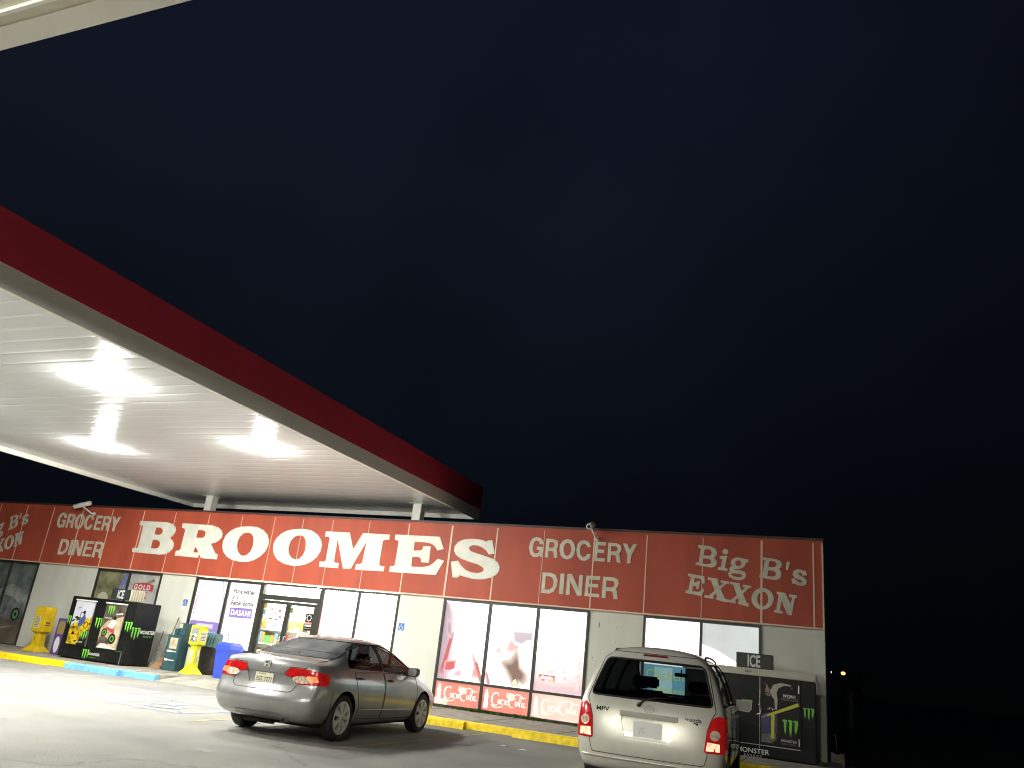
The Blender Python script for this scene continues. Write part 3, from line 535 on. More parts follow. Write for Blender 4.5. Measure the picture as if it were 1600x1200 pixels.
mb.text('NO ID NO SALE', FRONT, 11.645, 1.56, .035, -.011, idx(mt, mark_w))
finish(mb, mt, d2, 'sticker', 'black sticker with a white cog badge')
mb, mt = sticker(d2, 11.115, 11.20, 1.91, 2.06, mat('sticker_green', (.12, .2, .03), .5)); finish(mb, mt, d2, 'sticker', 'small olive green sticker')
mb, mt = sticker(d1, 10.24, 10.32, 1.98, 2.12, mat('sticker_orange', (.4, .22, .02), .5)); finish(mb, mt, d1, 'sticker', 'small orange and brown sticker')
mb, mt = sticker(d1, 10.24, 10.31, 1.82, 1.95, mat('sticker_teal', (.1, .25, .2), .5)); finish(mb, mt, d1, 'sticker', 'small teal sticker')
mb = MB(); mb.prism([rect(10.42, 10.92, 1.42, 2.08)], -.013, -.013, FRONT)
mt = [film_das]
for k in range(16):
    x, z = random.uniform(10.45, 10.8), random.uniform(1.48, 2.0); mb.prism([rect(x, x + random.uniform(.03, .1), z, z + random.uniform(.015, .05))], -.012 + .0002 * k, -.012 + .0002 * k, FRONT, idx(mt, random.choice([film_lilac, film_gtext, film_tan, film_rust])))
finish(mb, mt, d1, 'notice_sheet', 'white notice sheet with small coloured pictures')
# two blown-out white windows right of the doors
w5 = window(12.04, 14.41, .7, 2.66, (13.2,), label='pair of plain bright white windows right of the doors')
mb, mt = pane(w5, 'p', [(film_white, [rect(12.09, 13.18, .75, 2.6)]), (film_redpale, [[(12.09, .76), (12.16, .76), (12.12, 2.3), (12.09, 2.3)]])])
for k in range(7): mb.prism([ell(12.35 + random.uniform(0, .7), 1.45 + random.uniform(-.1, .2), .012, .02, 6)], GL + .002, GL + .002, FRONT, idx(mt, film_mauve))
finish(mb, mt, w5, 'pane')
mb, mt = pane(w5, 'p', [(film_white, [rect(13.22, 14.36, .75, 2.6)]), (film_cokebg, [[(13.25, .8), (13.5, 1.5), (13.62, 1.56), (13.72, 1.3), (13.8, .8)]]), (film_redpale, [ell(13.55, 1.36, .1, .16, 14)])])
finish(mb, mt, w5, 'pane')
def lerp(a, b, t): return tuple(x + (y - x) * t for x, y in zip(a, b))
def soft(mb, mt, ring, ca, cb, d, n=6, s0=1.0, s1=.35, dx=0, dz=0):
    """photographic soft-edged patch: nested outlines in stepped tints"""
    cx = sum(p[0] for p in ring) / len(ring); cz = sum(p[1] for p in ring) / len(ring)
    for i in range(n):
        t = i / (n - 1); s = s0 + (s1 - s0) * t; c = lerp(cb, ca, t); nm = 'tint_%d_%d_%d' % tuple(int(q * 40) for q in c)
        m = W(nm, tuple(int(q * 40) / 40 for q in c), 1)
        mb.prism([[(cx + (x - cx) * s + dx * t, cz + (z - cz) * s + dz * t) for x, z in ring]], d + .00025 * i, d + .00025 * i, FRONT, idx(mt, m))
# soft-drink windows
w6 = window(15.68, 19.49, .13, 2.66, (16.96, 18.21), rails=(.74,), fw=.06, label='three tall soft-drink poster windows above red script panels')
WH = (1.12, 1.08, 1.06)
def clipr(ring, a, b, z0, z1): return [(min(max(x, a), b), min(max(z, z0), z1)) for x, z in ring]
def sf(mb, mt, ring, ca, cb, d, a, b, **k): soft(mb, mt, clipr(ring, a, b, .775, 2.595), ca, cb, d, **k)
mb, mt = pane(w6, 'p', [(film_white, [rect(15.74, 16.93, .77, 2.6)])]); A, B = 15.742, 16.928
for i in range(9):
    t = 1 - i / 8; c = lerp((.40, .29, .34), WH, t); m = W('edge_%d' % i, c, 1); w = .66 - .06 * i
    mb.prism([clipr([(A, .77), (A + w, .77), (A + w * 1.08, 1.3), (A + w * .92, 1.9), (A + w * .78, 2.3), (A + w * .4, 2.5), (A, 2.58)], A, B, .772, 2.598)], GL + .0006 + .0002 * i, GL + .0006 + .0002 * i, FRONT, idx(mt, m))
D0 = GL + .0026
sf(mb, mt, [(15.96, 1.85), (16.06, 1.86), (15.90, .82), (15.76, .82)], (.42, .10, .10), (.52, .30, .33), D0, A, B, n=4, s1=.7)
sf(mb, mt, [(15.9, 1.18), (16.2, 1.22), (16.2, .98), (15.88, .94)], (.48, .12, .12), (.66, .42, .45), D0 + .001, A, B, n=4, s1=.7)
sf(mb, mt, [(15.82, 2.2), (15.95, 2.1), (16.0, 1.7), (15.86, 1.8)], (.36, .22, .24), (.5, .38, .42), D0 + .002, A, B, n=4)
sf(mb, mt, [(16.1, 1.0), (16.45, 1.1), (16.5, .8), (16.1, .79)], (.55, .42, .46), (.95, .88, .9), D0 + .003, A, B, n=5)
sf(mb, mt, [(16.28, 1.5), (16.45, 1.62), (16.92, 1.45), (16.9, 1.32), (16.5, 1.38)], (.80, .66, .68), WH, D0 + .004, A, B, n=5)
sf(mb, mt, [(16.42, 1.42), (16.56, 1.54), (16.70, 1.36), (16.925, .86), (16.925, .79), (16.68, .79)], (.62, .30, .28), (1.0, .80, .76), D0 + .005, A, B, n=5, s1=.6)
mb.prism([[(16.50, 1.38), (16.58, 1.45), (16.70, 1.12), (16.66, .92), (16.58, 1.1)]], D0 + .0066, D0 + .0066, FRONT, idx(mt, film_cream))
mb.prism([[(16.70, 1.22), (16.77, 1.24), (16.925, .9), (16.925, .78), (16.88, .78)]], D0 + .0068, D0 + .0068, FRONT, idx(mt, film_rust))
finish(mb, mt, w6, 'poster', 'poster with a mauve left edge and a red and white bottle')
mb, mt = pane(w6, 'p', [(film_white, [rect(17.0, 18.18, .77, 2.6)])]); A, B = 17.002, 18.178
sf(mb, mt, [(17.0, 1.7), (17.25, 1.62), (17.6, 1.7), (18.18, 1.8), (18.18, .77), (17.0, .77)], (.93, .90, .80), WH, GL + .0006, A, B, n=6, s1=.75)
D0 = GL + .0026
sf(mb, mt, [(17.05, 1.5), (17.2, 1.72), (17.4, 1.62), (17.5, 1.5), (17.3, 1.42)], (.72, .50, .50), (1.0, .9, .88), D0, A, B, n=5)
sf(mb, mt, [(17.56, 2.05), (18.16, 2.05), (18.16, 1.86), (18.0, 1.84), (17.85, 1.72), (17.60, 1.78)], (.48, .42, .46), (.82, .78, .82), D0 + .0014, A, B, n=5, s1=.7)
sf(mb, mt, [(17.35, 1.45), (17.42, 1.8), (17.56, 1.96), (17.72, 1.75), (17.95, 1.72), (17.9, 1.55), (17.6, 1.48)], (.66, .40, .38), (1.0, .86, .82), D0 + .003, A, B, n=5)
sf(mb, mt, [(17.34, 1.32), (17.60, 1.40), (17.74, 1.63), (17.83, 1.46), (17.87, 1.25), (18.08, 1.07), (18.08, .92), (17.98, .83), (17.9, .89), (17.84, .79), (17.70, .79), (17.62, .95), (17.50, 1.12)], (.22, .14, .12), (.62, .52, .44), D0 + .0046, A, B, n=6, s1=.55)
mb.prism([[(17.70, .84), (17.74, .93), (17.80, .96), (17.85, .82)]], D0 + .0064, D0 + .0064, FRONT, idx(mt, film_tan))
mb.prism([[(17.005, 1.0), (17.04, 1.05), (17.16, .78), (17.08, .78)]], D0 + .0004, D0 + .0004, FRONT, idx(mt, film_rust))
mb.prism([rect(18.12, 18.176, .8, 1.9)], D0 + .0005, D0 + .0005, FRONT, idx(mt, W('edge_tan', (.85, .84, .68), 1)))
finish(mb, mt, w6, 'poster', 'poster with a brown tilted shape on cream')
mb, mt = pane(w6, 'p', [(film_white, [rect(18.25, 19.43, .77, 2.6)])]); A, B = 18.252, 19.428
for i in range(7):
    c = lerp((1.02, .96, .96), (.66, .48, .50), i / 6); m = W('foot_%d' % i, c, 1); h = .75 - .1 * i
    mb.prism([clipr([(18.25, .77), (19.43, .77), (19.43, .8 + h * 1.3), (19.1, .8 + h * .8), (18.8, .8 + h * .7), (18.5, .8 + h * .95), (18.25, .8 + h)], A, B, .772, 2.598)], GL + .0006 + .0002 * i, GL + .0006 + .0002 * i, FRONT, idx(mt, m))
D0 = GL + .0026; rn = random.Random(5)
for k in range(9):
    x = 18.36 + k * .045; mb.ribbon([(x, 1.5 - k * .02), (x + .03, 1.2)], .018, FRONT, D0 + k * .0001, idx(mt, film_redpale))
mb.prism([rect(18.36, 18.75, 1.0, 1.13), rect(18.40, 18.70, 1.03, 1.10)], D0 + .001, D0 + .001, FRONT, idx(mt, film_rust))
for k in range(24):
    x, z = rn.uniform(18.3, 19.3), rn.uniform(.85, 1.25); mb.prism([rect(x, x + rn.uniform(.03, .12), z, z + rn.uniform(.02, .10))], D0 + .0012 + k * .0001, D0 + .0012 + k * .0001, FRONT, idx(mt, rn.choice([film_redpale, W('rosy', (.80, .58, .58), 1), W('rosy2', (.9, .75, .76), 1)])))
for k in range(9): mb.ribbon([(19.30, .95 + k * .12), (19.37, 1.03 + k * .12)], .035, FRONT, D0 + .004, idx(mt, film_redpale))
finish(mb, mt, w6, 'poster', 'washed-out pink poster')
def cola(mb, fn, m, d):
    def rb(p, w, k): mb.ribbon(p, w, fn, d + .0005 * k, m)
    arc = lambda cx, cz, rx, rz, a0, a1, n=12: [(cx + rx * math.cos(R(a0 + (a1 - a0) * i / n)), cz + rz * math.sin(R(a0 + (a1 - a0) * i / n))) for i in range(n + 1)]
    rb(arc(.14, .18, .105, .15, 60, 300), [.012, .02, .026, .03, .034, .036, .036, .034, .03, .026, .022, .018, .014], 0)
    rb([(.20, .055), (.10, .02), (.02, .045), (.06, .0), (.16, -.02), (.28, .005), (.36, .03)], [.01, .016, .016, .02, .026, .02, .006], 1)
    rb(arc(.185, .30, .03, .03, -60, 140), .014, 2)
    mb.prism([ell(.245, .125, .042, .06, 14), ell(.245, .125, .016, .036, 14)], d + .003, d + .003, fn, m)
    rb(arc(.335, .125, .04, .058, 50, 310), .022, 3)
    mb.prism([ell(.415, .125, .038, .058, 14), ell(.415, .125, .014, .034, 14)], d + .0035, d + .0035, fn, m)
    rb([(.452, .18), (.45, .09), (.465, .07), (.48, .09)], .022, 4)
    rb([(.475, .155), (.505, .155)], .018, 5)
    rb(arc(.60, .18, .10, .155, 60, 300), [.012, .02, .026, .03, .034, .036, .036, .034, .03, .026, .022, .018, .014], 6)
    rb([(.63, .29), (.70, .355), (.80, .33), (.90, .27), (.98, .31)], [.006, .02, .028, .024, .006], 7)
    mb.prism([ell(.715, .125, .042, .06, 14), ell(.715, .125, .016, .036, 14)], d + .0045, d + .0045, fn, m)
    rb([(.79, .07), (.775, .16), (.80, .27), (.835, .30), (.84, .25), (.815, .17), (.80, .09), (.815, .065), (.835, .075)], .018, 8)
    mb.prism([ell(.885, .12, .038, .058, 14), ell(.885, .12, .014, .034, 14)], d + .005, d + .005, fn, m)
    rb([(.922, .175), (.92, .085), (.94, .06), (.975, .09)], .02, 9)
BOT = [(0, 0), (.0, .2), (.012, .45), (.0, .6), (.02, .8), (.035, .98), (.075, .98), (.09, .8), (.11, .6), (.098, .45), (.11, .2), (.11, 0)]
for i, (a, b, bgm, lm) in enumerate(((15.74, 16.93, film_red, film_cream), (16.99, 18.18, film_red, film_cream), (18.24, 19.43, film_redpale, film_cream2))):
    mb, mt = pane(w6, 'p', [(bgm, [rect(a, b, .19, .71)])])
    mb.prism([[(a + .05 + u, .24 + v * .42) for u, v in BOT]], GL + .001, GL + .001, FRONT, idx(mt, lm))
    if i != 1: mb.prism([[(a, .19), (a + .36, .19), (a + .36, .3), (a, .34)]], GL + .0006, GL + .0006, FRONT, idx(mt, film_redpale))
    mb.prism([[(a + .62, .64), (a + .8, .62), (a + .85, .5), (a + .7, .45), (a + .6, .55)]], GL + .0007, GL + .0007, FRONT, idx(mt, film_redpale))
    cola(mb, shift(FRONT, a + .22, .30, .92), idx(mt, lm), GL + .002)
    finish(mb, mt, w6, 'red_panel', ['red panel with white script and bottle', 'red panel with a bottle and script, middle one', 'faded pink panel with pale script'][i])
# right window
w7 = window(20.76, 23.33, .8, 2.66, (22.05,), label='window behind the minivan and the right ice freezer')
mb, mt = pane(w7, 'p', [(film_white, [rect(20.81, 22.02, .85, 2.6)]), (film_blue, [rect(20.81, 22.02, .85, 1.62)]), (film_bluep, [rect(21.05, 21.45, .9, 1.58)])])
yl = idx(mt, film_ylet)
mb.text('Chicken', FRONT, 20.86, 1.33, .27, GL + .004, yl, sx=.95); mb.text('Espress', FRONT, 21.05, 1.02, .25, GL + .004, yl, sx=.95)
finish(mb, mt, w7, 'poster', 'bright pane with yellow letters on blue at its foot')
mb, mt = pane(w7, 'p', [(film_grey, [rect(22.08, 23.28, .85, 2.6)]), (film_white, [[(22.08, 2.15), (22.4, 2.05), (22.8, 1.85), (23.28, 1.7), (23.28, 1.55), (22.08, 1.55)]]), (film_blue, [rect(22.08, 23.28, .85, 1.56)])])
finish(mb, mt, w7, 'poster', 'grey pane with a white curve')

# interior seen through the doors
mb = MB(); mb.box(7.2, 15.4, .2, 8.2, .10, .128); mb.build('floor', mat('shop_floor', (.6, .58, .52), .25, var=.1), SB)
mb = MB(); mb.box(7.2, 15.4, 8.2, 8.3, .13, 3.0); mb.box(7.1, 7.2, .2, 8.3, .13, 3.0); mb.box(15.4, 15.5, .2, 8.3, .13, 3.0); mb.build('interior_wall', mat('shop_wall', (.75, .74, .7), .7), SB)
mb = MB(); mb.box(7.1, 15.5, .2, 8.3, 3.0, 3.05); mb.build('ceiling', mat('shop_ceiling', (.8, .8, .78), .7), SB)
tube_m = glow('shop_tube', (1, 1, .95), 55)
first = None
for x in (8.2, 10.2, 12.4, 14.3):
    for y in (1.4, 3.4, 5.6):
        mb = MB(); mb.box(x - .3, x + .3, y - .6, y + .6, 2.94, 2.995)
        tag(mb.build('ceiling_light', tube_m), 'fluorescent ceiling light inside the store, glimpsed through the entrance glass', 'ceiling light', 'fluorescent lights inside the store')
cols = [(.6, .06, .04), (.1, .3, .5), (.6, .45, .05), (.1, .35, .08), (.65, .65, .6), (.05, .05, .06), (.45, .2, .08), (.2, .5, .6), (.6, .25, .05)]
gm = [mat('goods_%d' % i, c, .4) for i, c in enumerate(cols)]
def gondola(x0, x1, y, label, h=1.45):
    root = thing('display_shelf', label, 'shelf', ((x0 + x1) / 2, y, .13), 0, 'goods shelves inside the store')
    mb = MB(); L = (x1 - x0) / 2; mb.box(-L, L, .18, .22, 0, h)
    for z in (.1, .5, .9, 1.3): mb.box(-L, L, -.2, .18, z, z + .03)
    mb.build('shelf_frame', white_p, root)
    mb = MB()
    for z in (.13, .53, .93, 1.33):
        x = -L
        while x < L - .15:
            w = random.uniform(.08, .24); hh = random.uniform(.15, .32); mb.box(x, x + w - .01, -.18, .1, z + .001, z + hh, random.randrange(9)); x += w
    o = mb.build('goods', gm, root); o['kind'] = 'stuff'
gondola(8.0, 10.2, 1.6, 'low shelf of coloured packets just inside the left entrance door')
gondola(9.4, 11.6, 2.6, 'low shelf of coloured packets behind the right entrance door', 1.3)
mb = MB(); mb.bbox(8.6, 10.6, 3.9, 4.1, .9, 1.25, .02); mb.bbox(8.6, 10.6, 3.95, 4.4, .13, .9, .02)
tag(mb.build('shop_counter', mat('counter_red', (.55, .08, .04), .4)), 'red shop counter seen through the left entrance door', 'counter')
mb = MB(); mb.lathe([(0, .0), (.16, .02), (.2, .12), (.16, .25), (0, .28)], 16)
o = mb.build('green_ball', mat('ball_green', (.10, .28, .02), .6)); o.location = (11.45, .8, 1.2); 
mb2 = MB(); mb2.box(11.2, 11.7, .6, 1.0, .13, 1.2); tag(mb2.build('display_stand', mat('stand_dark', (.05, .07, .09), .5)), 'dark display stand behind the right entrance door', 'stand'); tag(o, 'round green basket on the dark stand behind the right door', 'basket')
o.name = 'green_basket'

# ------------------------------------------------------------------ helper: world-coordinate parts under a root
def under(root, o):
    o.parent = root; o.location = -Vector(root.location); return o
# ------------------------------------------------------------------ canopies
lens_a = glow('lamp_lens', (1, 1, .95), LAMP_A)
lens_b = glow('lamp_lens_near', (1, .985, .90), LAMP_B)
deck_m = mat('canopy_deck', (.70, .705, .70), .27, spec=.4, var=.03, vscale=.5)
deck_b = mat('canopy_deck_near', (.60, .57, .46), .4, var=.04, vscale=.6)
def canopy(x0, x1, y0, y1, zl, name, label, deckm, deckz, cols, redm=True):
    root = thing(name, label, 'canopy', ((x0 + x1) / 2, (y0 + y1) / 2, 0), 0, None)
    mb = MB(); pitch = .405; y = y0 + .09; n = 6; ys = []
    while y < y1 - .09:
        e = min(y + pitch, y1 - .09)
        for k in range(n + 1):
            t = k / n; ys.append((y + (e - y) * (.02 + .96 * t), deckz - .0012 * (1 - (2 * t - 1) ** 2)))
        ys.append((e, deckz + .002)); y = e
    vs = []; fs = []
    for yy, zz in ys: vs += [(x0 + .09, yy, zz), (x1 - .09, yy, zz)]
    fs = [(2 * i, 2 * i + 2, 2 * i + 3, 2 * i + 1) for i in range(len(ys) - 1)]
    mb.add(vs, fs, 0, True); under(root, mb.build('deck', deckm, None, recalc=False))
    mb = MB(); t = .085
    def ring(z0, z1, g, m):
        mb.box(x0 - g, x1 + g, y0 - g, y0 + t, z0, z1, m); mb.box(x0 - g, x1 + g, y1 - t, y1 + g, z0, z1, m)
        mb.box(x0 - g, x0 + t, y0 + t + .001, y1 - t - .001, z0, z1, m); mb.box(x1 - t, x1 + g, y0 + t + .001, y1 - t - .001, z0, z1, m)
    ring(zl, zl + .30, 0, 0); under(root, mb.build('band', canopy_w))
    mb = MB(); ring(zl + .301, zl + .95, .012, 0)
    fo = under(root, mb.build('fascia', canopy_red))
    mb = MB(); mb.box(x0 + .1, x1 - .1, y0 + .1, y1 - .1, zl + .6, zl + .62); under(root, mb.build('top_sheet', roofing))
    for (x, y, za) in cols:
        mb = MB(); mb.box(x - .125, x + .125, y - .125, y + .125, za, deckz - .012); mb.box(x - .22, x + .22, y - .2, y + .2, deckz - .011, deckz - .001)
        under(root, mb.build('column', canopy_w))
    return root
canopy(5.04, 15.48, -15.2, 1.93, 5.0, 'fuel_canopy', 'big white fuel canopy with red fascia reaching over the store roof, left', deck_m, 5.12, [(7.02, .57, 4.2), (14.26, .59, 4.2), (7.0, -12.6, 0)])
# second canopy overhead, only its edge in view
canB = canopy(16.6, 44, -31, -15.85, 5.0, 'fuel_canopy', 'pale canopy edge overhead in the top left corner', deck_b, 5.004, [(30, -22.5, 0), (38, -22.5, 0)])
mb = MB(); mb.box(16.8, 43.8, -16.02, -15.94, 4.988, 5.003); mb.box(16.8, 43.8, -16.125, -16.10, 4.975, 5.003); under(canB, mb.build('edge_trim', canopy_w))
def lamp(x, y, z, m, label, grp):
    root = thing('canopy_light', label, 'ceiling light', (x, y, z), 0, grp)
    mb = MB(); mb.loft([[(sx * a, sy * a, h) for sx, sy in ((-1, -1), (1, -1), (1, 1), (-1, 1))] for a, h in ((.16, 0), (.16, -.015), (.15, -.03))]); mb.build('housing', white_p, root)
    mb = MB(); mb.lathe([(.195, -.031), (.205, -.04), (.19, -.06), (.14, -.08), (.07, -.09), (0, -.092)], 20, 0, None, True); mb.build('lens', m, root)
for (x, y, lb) in ((13.4, -5.2, 'rightmost glowing lamp under the big canopy, nearest its right edge'), (8.65, -5.2, 'lower left glowing lamp under the big canopy'),
                   (13.4, -9.4, 'upper left and largest glowing lamp under the big canopy'), (8.65, -9.4, 'glowing lamp under the big canopy, out of frame left'), (13.4, -13.4, 'glowing lamp at the near end of the big canopy')):
    lamp(x, y, 5.105, lens_a, lb, 'glowing lamps under the canopies')
for (x, y) in ((18.9, -17.9), (23.4, -18.6), (18.9, -23.5), (23.4, -24)):
    lamp(x, y, 4.99, lens_b, 'glowing lamp under the near canopy behind the viewer', 'lamps under the near canopy')

# ------------------------------------------------------------------ security cameras on the fascia
def cctv(p0, p1, base, label):
    root = thing('security_camera', label, 'security camera', base, 0, 'security cameras on the fascia')
    B = Vector(base); P0, P1 = Vector(p0) - B, Vector(p1) - B; d = (P1 - P0).normalized()
    mb = MB(); mb.tube([P0, P0 + d * .02, P1 - d * .02, P1], [.06, .072, .072, .05], 16); mb.build('housing', white_p, root)
    mb = MB(); mb.tube([P1 - d * .004, P1 + d * .006], [.045, .038], 16); mb.build('lens', black_p, root)
    q = P0 + (P1 - P0) * .45
    mb = MB(); mb.tube([(0, 0, 0), (0, -.12, 0), q + Vector((0, 0, -.06))], .022, 8); mb.lathe([(0, .0), (.06, .0), (.05, .04), (0, .045)], 14, 0, Matrix.Rotation(R(90), 4, 'X')); mb.build('bracket', white_p, root)
cctv((3.07, -.34, 4.60), (2.55, -.48, 4.43), (3.02, -.062, 4.30), 'white camera on the left fascia pointing left, above the word GROCERY')
cctv((19.47, -.20, 4.64), (19.47, -.56, 4.52), (19.56, -.062, 4.32), 'white camera on the right fascia facing the lot, above the word GROCERY')

# ------------------------------------------------------------------ accessible parking signs
sign_hdr = mat('sign_green', (.45, .60, .48), .5); sign_blue = mat('sign_blue', (.05, .16, .48), .5)
def acc_sign(x0, x1, z0, z1, sx, sz, label):
    root = thing('parking_sign', label, 'sign', ((x0 + x1) / 2, -.002, z0), 0, 'accessible parking signs on the wall')
    mb = MB(); mb.box(x0, x1, -.006, -.003, z0, z1); under(root, mb.build('plate', mat('sign_white', (.74, .76, .66), .4)))
    mb = MB(); mb.ribbon([(x0 + .02, z1 - .015), (x1 - .02, z1 - .015)], .008, FRONT, .0072)
    mb.text('RESERVED', FRONT, (x0 + x1) / 2, z1 - .075, .052, .0075, align='CENTER'); mb.text('PARKING', FRONT, (x0 + x1) / 2, z1 - .13, .052, .0075, align='CENTER'); under(root, mb.build('heading', sign_hdr))
    mb = MB(); mb.prism([rect(sx, sx + .17, sz, sz + .18)], .0075, .0075, FRONT)
    mb.prism([ell(sx + .075, sz + .158, .012, .012, 8)], .0085, .0085, FRONT, 1)
    mb.ribbon([(sx + .073, sz + .145), (sx + .078, sz + .09), (sx + .115, sz + .09), (sx + .135, sz + .045)], .014, FRONT, .0085, 1)
    mb.ribbon([(sx + .08 + .045 * math.cos(R(a)), sz + .068 + .045 * math.sin(R(a))) for a in range(115, 360, 20)], .012, FRONT, .0092, 1)
    under(root, mb.build('symbol', [sign_blue, mark_w]))
acc_sign(7.32, 7.61, 1.71, 2.19, 7.37, 1.82, 'white wheelchair parking sign left of the water poster window')
acc_sign(14.44, 14.74, 1.69, 2.17, 14.49, 1.77, 'white wheelchair parking sign above the grey sedan roof')

# ------------------------------------------------------------------ ice freezers
mono_t = mark_w
def tiny(mb, fn, u, v, s, m1, m2, d):
    mb.text('MONSTER', fn, u, v, s, d, m1, bold=.02, sx=1.15); mb.text('ENERGY', fn, u + s * 1.0, v - s * .8, s * .5, d, m2, spacing=1.9)
fz = thing('ice_freezer', 'left black ice freezer with green claw marks and two picture doors', 'ice freezer', (6.33, -1.36, .13), 0, 'black ice freezers by the wall')
x0, x1, y0, y1 = 5.15, 7.52, -1.80, -.92
mb = MB(); mb.bbox(x0, x1, y0, y1, .17, 1.745, .012); mb.box(x0 + .05, x1 - .05, y0 + .08, y1 - .02, .131, .169)
mb.box(x0 + .02, x1 - .1, y0 - .012, y0 - .001, .17, .47)
fx_ = FX(x1 + .001); fy_ = FY(y0 - .013)
body = under(fz, mb.build('cabinet', black_p))
mb = MB(); claw(mb, fx_, -1.77, .78, .33, .002, 0); mb.text('MONSTER', fx_, -1.46, .96, .125, .002, 1, bold=.03, sx=.92); mb.text('ENERGY', fx_, -1.32, .875, .055, .002, 0, spacing=1.7, bold=.02)
o = under(fz, mb.build('logo', [claw_g, mark_w])); o['label'] = 'green claw mark and lettering on the freezer side'
for (u, v, h) in ((5.17, .97, .25), (6.21, .955, .29), (7.29, .955, .28)):
    mb = MB(); claw(mb, FY(y0 - .001), u, v, h, .002, 0); under(fz, mb.build('logo', [claw_g, mark_w]))
mb = MB(); claw(mb, fy_, 6.05, .15, .27, .002, 0); tiny(mb, fy_, 6.24, .29, .085, 1, 0, .002)
under(fz, mb.build('logo', [claw_g, mark_w]))
mb = MB(); mb.box(x1 - .112, x1 - .098, y0 - .02, y0 - .001, .16, .475); mb.box(x1 - .33, x1 - .113, y0 - .018, y0 - .002, .466, .478); under(fz, mb.build('edge_trim', alu))
sky_p = mat('art_pale_sky', (.55, .56, .62), .3, var=.06, vscale=3); art_y = mat('art_yellow', (.62, .42, .01), .35, col2=(.25, .17, .01), vscale=7, lo=.45, hi=.6)
art_k = mat('art_black', (.012, .012, .012), .35); art_b = mat('art_blue', (.06, .09, .25), .35); art_t = mat('art_tan', (.55, .46, .30), .35, col2=(.34, .26, .15), vscale=6)
art_d = mat('art_dusk', (.05, .04, .035), .3, col2=(.14, .11, .08), vscale=5); art_w = mat('art_white', (.62, .60, .55), .35)
def wheel_ring(mb, fn, cx, cz, r, w, d, m, ax=.8): mb.ribbon([(cx + r * ax * math.cos(R(a)), cz + r * math.sin(R(a))) for a in range(0, 361, 24)], w, fn, d, m)
def picture_door(a, b, z0, z1, kind, label):
    mb = MB(); mb.box(a - .03, b + .03, y0 - .03, y0 - .002, z0 - .03, z1 + .06); d = under(fz, mb.build('door', black_p)); d['label'] = label
    fn = FY(y0 - .031); mb = MB(); rnd = random.Random(kind)
    if kind == 1:
        mt = [sky_p, art_y, art_k, art_b, claw_g, mark_w]
        mb.prism([rect(a, b, z0, z1)], .001, .001, fn, 0)
        hill = [(a, z0), (b, z0), (b, z0 + .85)] + [(b - (b - a) * t, z0 + .72 - .25 * t + rnd.uniform(-.05, .06)) for t in [i / 9 for i in range(1, 10)]] + [(a, z0 + .45)]
        mb.prism([hill], .002, .002, fn, 1)
        for k in range(22):
            x, z = rnd.uniform(a + .03, b - .03), rnd.uniform(z0 + .05, z0 + .7); r = rnd.uniform(.015, .05)
            mb.prism([[(x + r * (1 + .6 * rnd.random()) * math.cos(R(t)), min(max(z + r * 1.5 * rnd.random() * math.sin(R(t)) + .001 * t / 360, z0), z1)) for t in range(0, 360, 60)]], .0024 + k * .0001, .0024 + k * .0001, fn, 2)
        mb.prism([[(b - .35, z0), (b, z0), (b, z0 + .42), (b - .2, z0 + .34)]], .005, .005, fn, 2)
        wheel_ring(mb, fn, a + .33, z0 + .76, .085, .022, .0055, 2); wheel_ring(mb, fn, a + .55, z0 + .52, .085, .022, .0056, 2)
        mb.prism([[(a + .28, z0 + .45), (a + .42, z0 + .5), (a + .5, z0 + .68), (a + .44, z0 + .8), (a + .34, z0 + .7), (a + .26, z0 + .6)]], .006, .006, fn, 3)
        mb.prism([ell(a + .40, z0 + .84, .045, .05, 10)], .0065, .0065, fn, 2)
        mb.ribbon([(a + .1, z1 - .2), (a + .24, z1 - .17)], .014, fn, .003, 2)
        claw(mb, fn, b - .25, z0 + .12, .25, .0068, 4); mb.text('MONSTER', fn, b - .36, z0 + .06, .05, .0068, 5)
    else:
        mt = [art_d, art_t, art_k, art_w, claw_g, mark_w, dim_red]
        mb.prism([rect(a, b, z0, z1)], .001, .001, fn, 0)
        mb.prism([[(a, z0), (b, z0), (b, z0 + .85), (b - .1, z0 + .82), (b - .3, z0 + .75), (a + .2, z0 + .72), (a, z0 + .5)]], .002, .002, fn, 1)
        mb.prism([[(a, z0 + .0), (a + .3, z0), (a + .45, z0 + .2), (a + .1, z0 + .35), (a, z0 + .2)]], .003, .003, fn, 0)
        mb.prism([[(a, z0), (a + .12, z0 + .12), (a + .3, z0 + .12), (b, z0)]], .0034, .0034, fn, 3)
        for cx, cz, r in ((a + .16, z0 + .40, .10), (b - .24, z0 + .26, .13)): mb.prism([ell(cx, cz, r, r * 1.05, 14)], .004, .004, fn, 2); wheel_ring(mb, fn, cx, cz, r * .55, .02, .0044, 4)
        mb.prism([[(a + .15, z0 + .5), (b - .2, z0 + .38), (b - .25, z0 + .52), (a + .28, z0 + .6)]], .0048, .0048, fn, 6)
        mb.prism([[(a + .22, z0 + .55), (b - .3, z0 + .5), (b - .18, z0 + .68), (b - .3, z0 + .76), (a + .3, z0 + .70)]], .0052, .0052, fn, 3)
        mb.prism([ell(a + .42, z0 + .78, .05, .055, 10)], .0056, .0056, fn, 2)
        mb.ribbon([(b - .28, z0 + .88), (b - .06, z0 + .91)], .03, fn, .0056, 5)
        claw(mb, fn, a + .1, z1 - .30, .25, .006, 4); mb.text('MONSTER', fn, a + .06, z1 - .38, .055, .006, 5)
    under(d, mb.build('picture', mt, None, recalc=False)); 
    mb = MB(); mb.bbox(a - .02, b + .05, y0 - .06, y0 - .031, z1 + .005, z1 + .04, .006); o = mb.build('light_strip', mat('strip_white', (.75, .75, .65), .3)); under(d, o)
